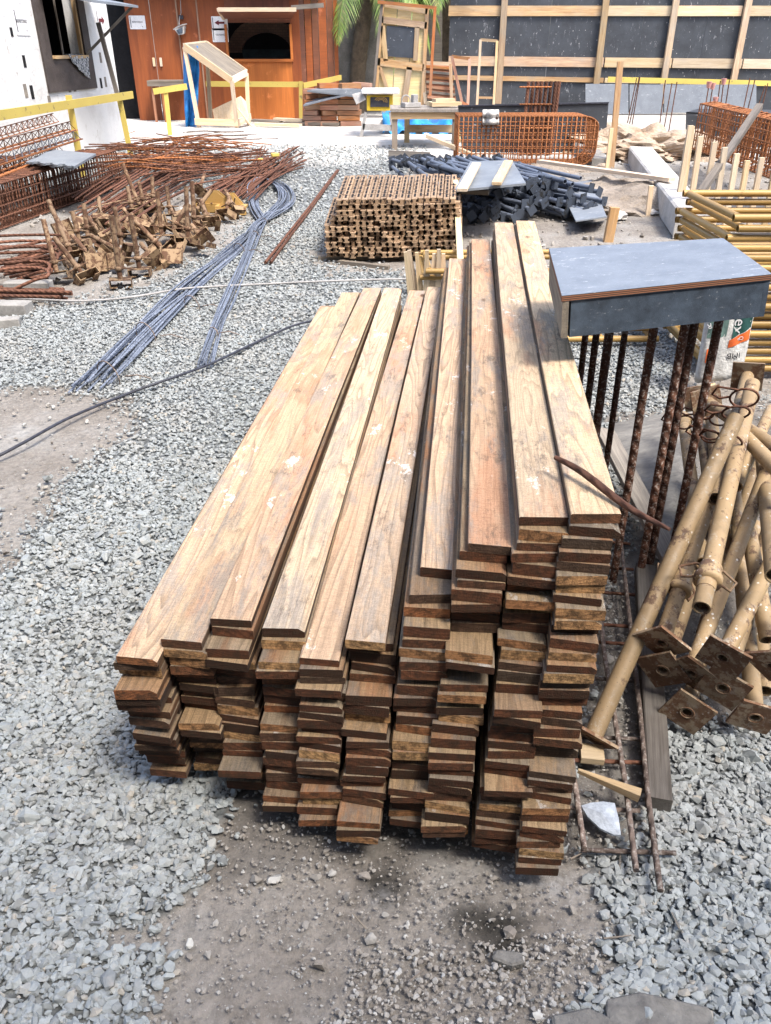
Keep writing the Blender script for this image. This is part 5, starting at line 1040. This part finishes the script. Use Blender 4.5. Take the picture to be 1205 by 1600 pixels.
# ---- saw bench and table
Ym = gp(600, 215, 0).y; sb = empty('saw_bench', gp(597, 212, 0), 'yellow cased table saw with white top on grey legs', 'machine')
def Q(px, py, Yq): return at(px, py, Yq)
c = (Q(565, 140, Ym), Q(624, 150, Ym)); b = MB(); b.box(((c[0].x+c[1].x)/2, Ym+.3, c[0].z-.03), (c[1].x-c[0].x, .7, .07)); b.build('table_top', M['white'], sb, bevel=.01)
yz0, yz1 = Q(570, 174, Ym).z, Q(570, 149, Ym).z; b = MB(); x0, x1 = Q(573, 160, Ym).x, Q(614, 160, Ym).x; b.box(((x0+x1)/2, Ym+.3, (yz0+yz1)/2), (x1-x0, .5, yz1-yz0-.01)); b.build('casing', plain('saw_yellow', (.75, .52, .05), (.65, .43, .04), 6, .4), sb, bevel=.01)
b = MB(); b.box(((x0+x1)/2-.0, Ym+.04, (yz0+yz1)/2+.02), ((x1-x0)*.72, .02, (yz1-yz0)*.62)); fp = b.build('front_plate', M['ink'], sb)
b = MB()
for i in range(3): b.path([Vector(((x0+x1)/2+.02+.11*math.cos(a)*(1-.25*i), Ym+.025, (yz0+yz1)/2+.03+.07*math.sin(a)*(1-.3*i))) for a in np.linspace(-.3, PI*.9, 9)], .007, 5)
b.build('ornament_lines', M['frame'], fp)
for (a, q_) in (((572, 175), (564, 222)), ((610, 175), (616, 215))):
    b = MB(); b.beam(Q(a[0], a[1], Ym+.1), Vector((Q(*q_, Ym).x, Ym+.1, gz(Ym))), .06, .05, up=(0, 1, 0)); b.build('leg', M['hose'], sb)
for (a, q_) in (((558, 145), (574, 178)), ((566, 178), (608, 190))):
    pass
b = MB(); b.beam(Q(567, 198, Ym+.1), Q(612, 200, Ym+.1), .05, .10); b.build('brace', M['hose'], sb)
b = MB(); b.slab([Q(550, 147, Ym+.1), Q(566, 143, Ym+.1), Q(572, 155, Ym), Q(557, 163, Ym)], .03, 0, (0, -1, .3)); b.build('side_flap', M['hose'], sb)
Yw = gp(612, 235, 0).y; wt = empty('work_table', gp(675, 233, 0), 'weathered wooden work table with tools and offcuts on it', 'table'); Ytb = Yw
z_top = at(612, 175, Yw).z; xl, xr = at(610, 175, Yw).x, at(722, 180, Yw).x
b = MB(); b.box(((xl+xr)/2, Yw+.55, z_top+.02), (xr-xl, 1.15, .04)); b.build('table_top', M['woodgrey'], wt)
b = MB(); b.box(((xl+xr)/2, Yw+.03, z_top-.055), (xr-xl-.02, .035, .10)); b.build('apron', M['wood'], wt)
for (px_, dy) in ((617, .08), (711, .08), (636, .95), (718, 1.0)): x_ = at(px_, 200, Yw+dy).x; b = MB(); b.beam(Vector((x_, Yw+dy, gz(Yw))), Vector((x_, Yw+dy, z_top)), .09, .09, up=(0, 1, 0)); b.build('leg', M['woodgrey'] if dy < .5 else M['woodyellow'], wt)
b = MB(); b.beam(Vector((at(636, 226, Yw+.9).x, Yw+.9, gz(Yw)+.25)), Vector((at(708, 228, Yw+.9).x, Yw+.9, gz(Yw)+.25)), .03, .12); b.build('stretcher', M['wood'], wt)
for i, (x0, x1, dy, hh, m_, lab) in enumerate([(674, 722, .25, .05, 'woodpale', 'front pale board lying on the work table'), (680, 712, .45, .09, 'woodpale', 'upper pale board on the work table'), (672, 705, .6, .04, 'woodyellow', 'rear pale board on the work table')]):
    b = MB(); b.beam(Vector((at(x0, 175, Yw).x, Yw+dy, z_top+.045+hh)), Vector((at(x1, 175, Yw).x, Yw+dy+.15, z_top+.045+hh)), .14, .06); b.build('table_board', M[m_], label=lab, cat='board')
c = Vector((at(643, 170, Yw).x, Yw+.4, z_top+.08)); b = MB(); b.box(c, (.3, .16, .07), 0, .5); b.box(c+Vector((.06, 0, .08)), (.09, .09, .14), 0, .5); b.ring(c+Vector((-.08, -.02, .07)), (0, 1, 0), .07, .012, 14, 6); b.build('power_tool', M['hose'], label='grey power saw standing on the left of the work table', cat='tool', bevel=.01)
# blue sheet on the floor behind the table
def heap(u, v): q = gp(598+u*125, 208-v*22, .02); q.z += .28*math.sin(PI*v)*(.6+.4*math.sin(u*17+1))+.06*math.sin(u*31+v*7); return q
tarp('blue_tarp', heap, 40, 12, plain('light_blue_tarp', (.05, .38, .75), (.02, .18, .52), 4, .45, .01, fine=9), 'crumpled bright blue tarpaulin on the floor behind the work table')
b = MB(); b.beam(gp(667, 212, .35), gp(752, 248, .08), .10, .05); b.build('pale_plank', M['woodpale'], label='pale plank sloping from the work table leg to the dark props', cat='plank')
b = MB(); b.beam(gp(608, 240, .12), gp(672, 243, .12), .05, .09); b.build('grey_plank', M['woodgrey'], label='grey plank lying on edge under the front of the work table', cat='plank')
# ---- tall shuttering door
Yd = YS+.6; dr = empty('shutter_panel', at(625, 170, Yd), 'tall pale yellow timber panel with a black square in its upper half', 'panel')
def DP(px, py, dy=0.0): return at(px, py, Yd+dy)
for i, (x0t, x1t, x0b, x1b) in enumerate([(601, 621, 590, 612), (622, 644, 613, 636), (645, 667, 637, 660)]):
    b = MB(); b.slab([DP(x0b, 165), DP(x1b, 165), DP(x1t, 8), DP(x0t, 8)], .025, 0, (0, -1, 0)); b.build('board', M['woodyellow'], dr)
b = MB(); b.slab([DP(603, 88, -.04), DP(648, 91, -.04), DP(652, 43, -.04), DP(604, 40, -.04)], .012, 0, (0, -1, 0)); b.build('black_square', M['formply'], dr)
for a, c, w_ in (((592, 30), (667, 40), .12), ((588, 96), (662, 106), .14), ((600, 6), (668, 18), .10), ((586, 165), (598, 2), .09), ((660, 165), (668, 8), .08), ((594, 105), (612, 160), .07), ((640, 105), (632, 160), .12), ((598, 40), (603, 95), .1), ((652, 42), (649, 95), .1)):
    b = MB(); b.beam(DP(*a, -.05), DP(*c, -.05), .03, w_, up=(0, -1, 0)) if False else b.beam(DP(*a, -.05), DP(*c, -.05), w_, .03, up=(0, -1, 0)); b.build('batten', M['wood'], dr)
for i, (a, c, lab) in enumerate([((584, 140), (598, -5), 'long grey lath leaning at the left of the tall panel'), ((672, 150), (680, 10), 'lath standing at the right of the tall panel'), ((590, 3), (680, 12), 'lath lying along the top of the tall panel')]):
    b = MB(); b.beam(DP(*a, -.2), DP(*c, -.15), .06, .04, up=(0, 1, 0)); b.build('lath', M['woodred'] if i else M['woodgrey'], label=lab, cat='lath')
# ribbed panel, frames, ladder right of it
b = MB(); q = [DP(668, 155, .1), DP(713, 160, .1), DP(706, 103, .3), DP(664, 100, .3)]; b.slab(q, .03, 0, (0, -1, 0)); rp = b.build('ribbed_panel', M['woodred'], label='reddish ribbed panel leaning right of the tall yellow panel', cat='panel')
for k in range(7):
    f = (k+.5)/7; b = MB(); b.beam(q[0].lerp(q[3], f)+Vector((0, -.025, 0)), q[1].lerp(q[2], f)+Vector((0, -.025, 0)), .05, .03, up=(0, -1, 0)); b.build('slat', M['woodgrey'] if k % 2 else M['woodred'], rp)
def openframe(pts, w_, mat, name, label, cross=(), cat='frame'):
    t = empty(name, pts[0], label, cat); n_ = len(pts)
    for i in range(n_): b = MB(); b.beam(pts[i], pts[(i+1) % n_], w_, .04, up=(0, -1, 0)); b.build('rail', mat, t)
    for (i, j, f) in cross: a = pts[i].lerp(pts[(i+1) % n_], f); c = pts[j].lerp(pts[(j-1) % n_], f); b = MB(); b.beam(a, c, w_*.8, .03, up=(0, -1, 0)); b.build('rung', mat, t)
    return t
openframe([DP(665, 162, -.1), DP(706, 165, -.1), DP(704, 100, .1), DP(660, 98, .1)], .07, M['wood'], 'open_frame', 'brown timber frame around the ribbed panel')
openframe([DP(722, 160, .0), DP(731, 165, .0), DP(734, 92, .3), DP(706, 88, .3)], .06, M['woodred'], 'open_frame', 'narrow tapering timber frame left of the ladder')
Yq = 20.2
openframe([at(745, 172, Yq), at(771, 172, Yq), at(777, 64, Yq+.4), at(751, 62, Yq+.4)], .055, M['wood'], 'timber_ladder', 'slim timber ladder leaning on the black shuttering wall', [(3, 2, .28), (3, 2, .55), (3, 2, .82)], 'ladder')
# ---- palms
bark = plain('palm_bark', (.20, .155, .11), (.10, .08, .06), 4, .95, .03, fine=20)
def leafm():
    g = G('palm_leaf'); n1 = g.noise(g.gc((1, 1, .3)), 6, 4); r = g.n('ShaderNodeAttribute', attribute_name='gc').outputs['Fac']; col = g.ramp(n1, [(.3, (.09, .17, .03)), (.5, (.17, .27, .05)), (.68, (.38, .36, .14)), (.8, (.42, .30, .16))]); return g.fin(col, .55)
lm = leafm(); dm_ = plain('dry_palm_leaf', (.40, .30, .19), (.26, .19, .12), 9, .8)
def palm(base, h, lean, fr, label, r0=.22):
    t = empty('palm_tree', base, label, 'palm tree'); base = Vector(base); b = MB(); N = 26; pts = [base+Vector((lean*(i/N)**1.5, 0, h*i/N)) for i in range(N+1)]; b.path(pts, r0, 14, rr=[r0*(1.25-.4*min(1, i/6))*(1+.06*(i % 2)) for i in range(N+1)]); b.build('trunk', bark, t)
    top = pts[-1]; rr = random.Random(len(label))
    for (az, el, L, droop, dry) in fr:
        P = []; d = Vector((math.cos(az)*math.cos(el), math.sin(az)*math.cos(el), math.sin(el))); p = top.copy(); n_ = 30
        for i in range(n_+1):
            P.append(p.copy()); p = p+d*(L/n_); d = (d+Vector((0, 0, -droop/n_*(1+i/n_)))).normalized()
        b = MB(); b.path(P, .02, 5, rr=[.028*(1-.8*i/n_) for i in range(n_+1)])
        for i in range(3, n_+1):
            tg = (P[i]-P[i-1]).normalized(); sx = tg.cross(Vector((0, 0, 1))).normalized(); ll = (.62*math.sin(PI*min(.95, .12+i/n_*.85)))*rr.uniform(.8, 1.1)
            for s_ in (-1, 1):
                for e in (0, .5):
                    q = P[i]+(P[i-1]-P[i])*e; dd = (sx*s_+tg*.75+Vector((0, 0, rr.uniform(-.75, -.3)))).normalized(); m_ = q+dd*ll*.55; en = q+dd*ll+Vector((0, 0, -.16*ll)); wv_ = tg*.018
                    b.add([q-wv_*.5, q+wv_*.5, m_+wv_, en, m_-wv_], [(0, 1, 2, 4), (4, 2, 3)], 0)
        b.build('frond', dm_ if dry else lm, t)
    return t
Yp = YS+2.3; pb0 = at(556, 150, Yp); fr = [(-PI/2+a, e, 2.3, d_, dry) for a, e, d_, dry in [(-.9, .35, 1.5, 0), (-.45, .2, 1.8, 0), (-.05, .75, 1.3, 0), (.5, .7, 1.3, 0), (.85, .2, 1.8, 0), (1.3, .1, 1.9, 0), (-1.4, .2, 1.6, 0), (.6, -.4, 2.0, 0), (1.0, -.7, 2, 0), (1.7, .3, 1.7, 0), (2.3, .4, 1.6, 0), (3.1, .4, 1.6, 0)]]
palm((pb0.x, Yp, .35), 2.75, .35, fr, 'palm tree with green fronds drooping between the kiosk and the tall panel', .21)
pb1 = at(701, 100, Yp+1.2); palm((pb1.x, Yp+1.2, .35), 3.6, -.1, [(-PI/2+a, e, 2.4, d_, dry) for a, e, d_, dry in [(-1.3, -.5, 1.2, 0), (-.8, -.6, 1.0, 0), (-1.6, .1, 1.7, 0), (-1.1, .1, 1.7, 0), (-.6, .2, 1.8, 0), (-.2, .1, 2.0, 0), (.4, .5, 1.2, 1), (-2.2, .3, 1.6, 0), (-.9, -.4, 2, 1), (-1.9, -.1, 1.8, 0)]], 'second palm trunk standing left of the black shuttering wall', .17)
b = MB(); b.box((at(545, 60, YS+2.6).x, YS+2.6, 1.9), (1.5, .15, 3.8)); b.build('grey_wall', M['concrete'], label='grey rendered wall seen between the kiosk and the palm', cat='wall')
b = MB(); b.box((at(620, 60, YS+4.2).x, YS+4.2, 1.9), (5.5, .1, 3.8)); b.build('back_fence', M['woodgrey'], label='dark boarding behind the palm and the tall panel', cat='fence')
for i, (a, c, lab) in enumerate([((553, 131), (580, 133), 'upper'), ((555, 137), (579, 139), 'lower')]):
    b = MB(); b.beam(at(*a, YS+.3), at(*c, YS+.2), .2, .07); b.build('stacked_plank', M['woodred'], label='%s short reddish plank behind the saw bench' % lab, cat='plank')
# ---- black shuttering wall
YF = 21.5; sh = empty('shuttering_wall', (at(950, 150, YF).x, YF, .3), 'tall black shuttering wall braced with pale timber rails and posts', 'wall')
def FP(px, py, dy=0.0): return at(px, py, YF+dy)
xs_ = [FP(x_, 60).x for x_ in (702, 780, 858, 938, 1002, 1050, 1100, 1158, 1235, 1320)]; zrow = [.3, FP(900, 100).z, 4.6]
for i in range(len(xs_)-1):
    for j in range(2): b = MB(); b.box(((xs_[i]+xs_[i+1])/2, YF+.02, (zrow[j]+zrow[j+1])/2), (xs_[i+1]-xs_[i]-.006, .02, zrow[j+1]-zrow[j]-.006), along=2); b.build('form_sheet', M['formply'], sh)
for (y0, y1, h_) in ((17, 17, .20), (95, 100, .20), (121, 130, .10), (-45, -45, .2)):
    xx = [700, 944, 1050, 1160, 1330]
    for i in range(4):
        ya_ = y0+(y1-y0)*(xx[i]-700)/505; yb_ = y0+(y1-y0)*(xx[i+1]-700)/505; b = MB(); b.beam(FP(xx[i]+1, ya_, -.02), FP(xx[i+1]-1, yb_, -.02), .04, h_); b.build('rail', M['wood'] if i == 0 else M['woodpale'], sh)
for (xt, xb) in ((790, 781), (945.5, 933), (1057, 1038), (1171, 1147), (1290, 1262)):
    c = FP(xb, 121, -.09); b = MB(); b.beam(Vector((c.x, c.y, .6)), Vector((FP(xt, 0, -.09).x+(.0), c.y, 4.6)), .13, .09, up=(0, 1, 0)) if False else b.beam(Vector((c.x, c.y, .55)), Vector((c.x, c.y, 4.6)), .14, .09, up=(0, 1, 0)); b.build('post', M['wood'], sh)
# lower yellowish rail and grey panels
b = MB(); b.beam(FP(950, 124, -.5), FP(1230, 131, -.5), .04, .11); b.build('yellow_rail', M['yellowpaint'], label='bright yellow rail in front of the black shuttering wall', cat='rail')
for i, (x0, x1, y0, y1) in enumerate([(915, 982, 131, 178), (984, 1036, 132, 178), (1038, 1182, 132, 176)]):
    b = MB(); b.slab([FP(x0, y1, -.8), FP(x1, y1, -.8), FP(x1, y0, -.75), FP(x0, y0, -.75)], .02, 0, (0, -1, 0)); b.build('grey_sheet', M['greyply'], label='pale grey sheet standing below the yellow rail, %s from the left' % nth(i), cat='panel', group='pale grey sheets below the yellow rail')
b = MB(); Yb = gp(840, 238, 0).y; b.slab([at(722, 238, Yb), at(945, 238, Yb), at(951, 161, Yb), at(716, 166, Yb)], .03, 0, (0, -1, 0)); b.build('black_panel', M['formply'], label='black panel with a blue top edge standing behind the orange cage', cat='panel')
b = MB(); b.beam(at(716, 165.5, Yb-.0), at(951, 160.5, Yb-.0), .045, .02); b.build('blue_batten', M['cable'], label='thin bluish strip along the top of the black panel', cat='strip')
for i, (x0, x1, yy) in enumerate([(1075, 1215, 176)]):
    Yr = 14.5; b = MB(); b.slab([at(1072, 215, Yr), at(1230, 225, Yr), at(1232, 186, Yr), at(1073, 175, Yr)], .03, 0, (0, -1, 0)); b.slab([at(1073, 175, Yr), at(1232, 180, Yr), at(1232, 172, Yr+2), at(1090, 170, Yr+2)], .02, 0, (0, 0, 1)); b.build('black_panel', M['formply'], label='black panel standing behind the right hand rebar cage', cat='panel')
# column cage standing behind
cg = empty('column_cage', at(832, 235, 17.0), 'upright bundle of thick rusty column bars behind the orange cage', 'bar cage')
for i, x_ in enumerate((814, 821, 828, 834, 841, 848, 855, 860)):
    b = MB(); q = at(x_+1, 232, Yb-.35+.12*(i % 2)); q2 = Vector((q.x+.03, q.y, at(x_, 127, q.y).z)); q.z = gz(q.y); b.path([q, q2], .028, 7); b.build('column_bar', M['rust'], cg)
for y_ in (136, 163, 200): b = MB(); b.path([at(812, y_, Yb-.38), at(862, y_, Yb-.38)], .012, 6); b.build('tie_bar', M['rustlight'], cg)
# orange rebar cage with rounded corners
Yc = gp(830, 262, 0).y; oc = empty('round_cage', gp(830, 262, 0), 'bright orange rusty cage with rounded corners lying near the concrete beam', 'bar cage')
za_, zb2 = at(830, 258, Yc).z, at(830, 182, Yc).z; xa_, xb_ = at(716, 215, Yc).x, at(933, 215, Yc).x
def rloop(y, r_, mat, nm):
    rc = .22; pts = []
    for (cx, cz, a0) in ((xb_-rc, za_+rc, -PI/2), (xb_-rc, zb2-rc*.6, 0)):
        for k in range(7): a = a0+k*PI/12; pts.append(Vector((cx+rc*math.cos(a), y, cz+rc*(1 if a0 < 0 else .6)*math.sin(a))))
    pts = [Vector((xa_, y, za_))]+pts+[Vector((xa_, y, zb2))]
    b = MB(); b.path(pts+[pts[0]], r_, 6); b.build(nm, mat, oc); return pts
for k in range(9): rloop(Yc+k*.085, .010 if k else .014, M['rustlight'], 'long_loop')
for zz in np.linspace(za_+.15, zb2-.12, 5): 
    for dy in (0, .68): b = MB(); b.path([Vector((xa_, Yc+dy, zz)), Vector((xb_, Yc+dy, zz))], .009, 6); b.build('long_bar', M['rustlight'], oc)
for i in range(30):
    x_ = xa_+(xb_-xa_-.05)*i/29; e = .05 if i > 27 else 0; b = MB(); b.path([Vector((x_, Yc-.01, za_+e)), Vector((x_, Yc-.01, zb2-e)), Vector((x_, Yc+.69, zb2-e)), Vector((x_, Yc+.69, za_+e)), Vector((x_, Yc-.01, za_+e))], .008, 5); b.build('stirrup', M['rustlight'], oc)
def rag(u, v): q = at(754+u*26, 172+v*22, Yc-.05+.05*math.sin(u*9)+.03*math.cos(v*11)); return q
tarp('pale_rag', rag, 8, 8, M['concretewhite'], 'pale rag hanging over the left of the orange cage', 'rag')
# rods standing in the dig
for i, (x0, y0, x1, y1, Yr, cap) in enumerate([(975, 215, 995, 122, 15.5, 0), (980, 205, 999, 120, 15.6, 0), (984, 215, 1000, 121, 15.7, 0), (1025, 240, 1040, 125, 14.6, 0), (1031, 240, 1050, 130, 14.8, 0), (1040, 235, 1058, 128, 14.9, 0), (1097, 205, 1108, 132, 14, 1), (1104, 205, 1114, 134, 14.1, 1), (1112, 205, 1118, 156, 14.0, 1), (1118, 200, 1126, 126, 14.2, 0), (1124, 205, 1131, 127, 14.2, 1), (1155, 200, 1172, 122, 14.3, 0), (1160, 200, 1180, 124, 14.4, 0), (1168, 200, 1196, 133, 14.4, 0), (1183, 195, 1200, 130, 14.4, 0), (1128, 210, 1140, 125, 14.0, 0)]):
    p, q = at(x0, y0, Yr), at(x1, y1, Yr); p.z = min(p.z, .2); b = MB(); b.path([p, q], .009, 6); b.build('standing_rod', M['rust'], label='thin rusty rod standing up out of the dig at the right', cat='steel bar', group='thin rods standing out of the dig')
    if cap: b = MB(); b.path([q-Vector((0, 0, .05)), q+Vector((0, 0, .04))], .035, 8, rr=[.03, .045]); b.build('rod_cap', plain('pink_cap', (.62, .32, .28), (.5, .25, .22), 9, .6), label='pinkish safety cap on top of a standing rod', cat='cap', group='pinkish caps on the standing rods')
# rock heaps, concrete beam, dig
def rock(c, rx, ry, rz, mat, name, label, seed, sub=5, amp=.35, kind=None):
    bm = bmesh.new(); bmesh.ops.create_icosphere(bm, subdivisions=sub, radius=1)
    for v in bm.verts:
        n_ = mn.fractal(v.co*2.6+Vector((seed, 0, 0)), 1.0, 2.1, 6); v.co *= 1+amp*n_; v.co.z = max(v.co.z, -.15)
    me = bpy.data.meshes.new(name); bm.to_mesh(me); bm.free(); me.materials.append(mat); a = me.attributes.new('gc', 'FLOAT_VECTOR', 'POINT'); cc = np.array([[v.co.x*rx, v.co.y*ry, v.co.z*rz] for v in me.vertices], dtype=np.float32); a.data.foreach_set('vector', cc.ravel())
    o = bpy.data.objects.new(name, me); COL.objects.link(o); o.location = c; o.scale = (rx, ry, rz); return tag(o, label, 'rock', None, kind)
rock(gp(1010, 240, .0), 1.1, .9, .30, M['rock'], 'rock_outcrop', 'pale brown broken rock bank behind the concrete beam', 3, amp=.55)
rock(gp(1060, 235, .0), .8, .8, .26, M['rock'], 'rock_outcrop', 'right part of the broken rock bank by the thin rods', 8)
rock(gp(985, 330, -.15), 1.0, 1.2, .33, M['dirtpile'], 'dirt_heap', 'low brown dirt heap in front of the concrete beam', 5, amp=.2)
rock(gp(870, 285, -.2), .9, .8, .25, M['dirtpile'], 'dirt_heap', 'low dirt heap behind the dark props', 6, amp=.2)
b = MB(); b.beam(zp(985, 228, .30), zp(1080, 350, .22), .36, .30, w1=.30, h1=.28); b.build('ground_beam', M['concretewhite'], label='pale concrete ground beam running from the rock bank towards the right frames', cat='beam', bevel=.02)
for i, (x0, y0, x1, y1) in enumerate([(955, 262, 962, 96), (1062, 340, 1075, 197), (1084, 300, 1090, 213), (1105, 305, 1113, 222), (1123, 308, 1127, 230), (1142, 308, 1148, 240), (1160, 308, 1164, 251), (1180, 310, 1187, 246), (1204, 310, 1210, 245), (1071, 250, 1078, 196), (1012, 338, 1016, 290), (948, 268, 955, 200)]):
    Yr = gp(x0, y0, 0).y if i in (0, 11) else (gp(x0, y0, 0).y if y0 > 330 else 8.6); p = at(x0, y0, Yr); p.z = min(p.z, gz(Yr)) if i in (0, 1, 10, 11) else p.z-.3; q = at(x1, y1, Yr); q.x = p.x+(q.x-p.x)*.5; b = MB(); b.beam(p, q, .05 if i else .08, .04, up=(0, 1, 0)); b.build('timber_stake', M['woodpale'] if i else M['wood'], label=['tall brown stake in front of the grey sheets', 'pale stake beside the concrete beam near the frames', 'first pale stake from the left in front of the right cage', 'second pale stake from the left in front of the right cage', 'third pale stake from the left in front of the right cage', 'fourth pale stake from the left in front of the right cage', 'fifth pale stake from the left in front of the right cage', 'sixth pale stake from the left in front of the right cage', 'last pale stake cut by the right picture edge', 'pale stake behind the concrete beam', 'short pale stake at the left foot of the beam', 'short stake left of the tall brown one'][i], cat='stake', group='timber stakes around the dig')
b = MB(); b.beam(at(843, 252, 11.6), at(1050, 281, 9.6), .10, .04); b.build('long_plank', M['woodpale'], label='long pale plank lying across the dig behind the dark props', cat='plank')
b = MB(); b.beam(at(1187, 165, 9.6), at(1096, 300, 8.2), .07, .05); b.build('leaning_pole', M['woodgrey'], label='long grey timber leaning over the right hand cage', cat='pole')
cage('rebar_cage', at(1082, 232, 12.0), at(1260, 300, 8.6), (.35, .45, 0), .55, 'rusty rebar cage running along the right edge behind the stakes', 40, .008, nl=6, mat='rustlight')
cage('rebar_cage', at(1150, 250, 12.2), at(1300, 262, 11.2), (.2, .4, 0), .55, 'second cage crossing behind the right hand one', 30, .008, nl=6, mat='rust')
b = MB(); b.beam(zp(940, 262, .2), zp(905, 232, .3), .3, .25); b.build('concrete_lump', M['concrete'], label='grey concrete lump by the rounded end of the orange cage', cat='block', bevel=.03)
b = MB(); b.beam(zp(1010, 345, .02), zp(1058, 345, .02), .04, .10); b.build('pale_board', M['woodpale'], label='pale board on edge at the foot of the concrete beam', cat='board')
for i in range(10):
    px_, py_ = R(905, 1060), R(238, 350); c = gp(px_, py_, .03); s_ = R(.04, .12); rock(c, s_, s_*.8, s_*.6, M['rock'] if i % 2 else M['concretewhite'], 'loose_rock', 'loose pale rock lying in the dig', i+20, sub=2)['group'] = 'loose rocks in the dig'
# haze free; soft backdrop hidden behind everything else
b = MB(); b.box((-6, YS+6, 2.2), (9, .2, 4.4)); b.build('boundary_wall', M['concrete'], label='grey boundary wall behind the kiosk', cat='wall')
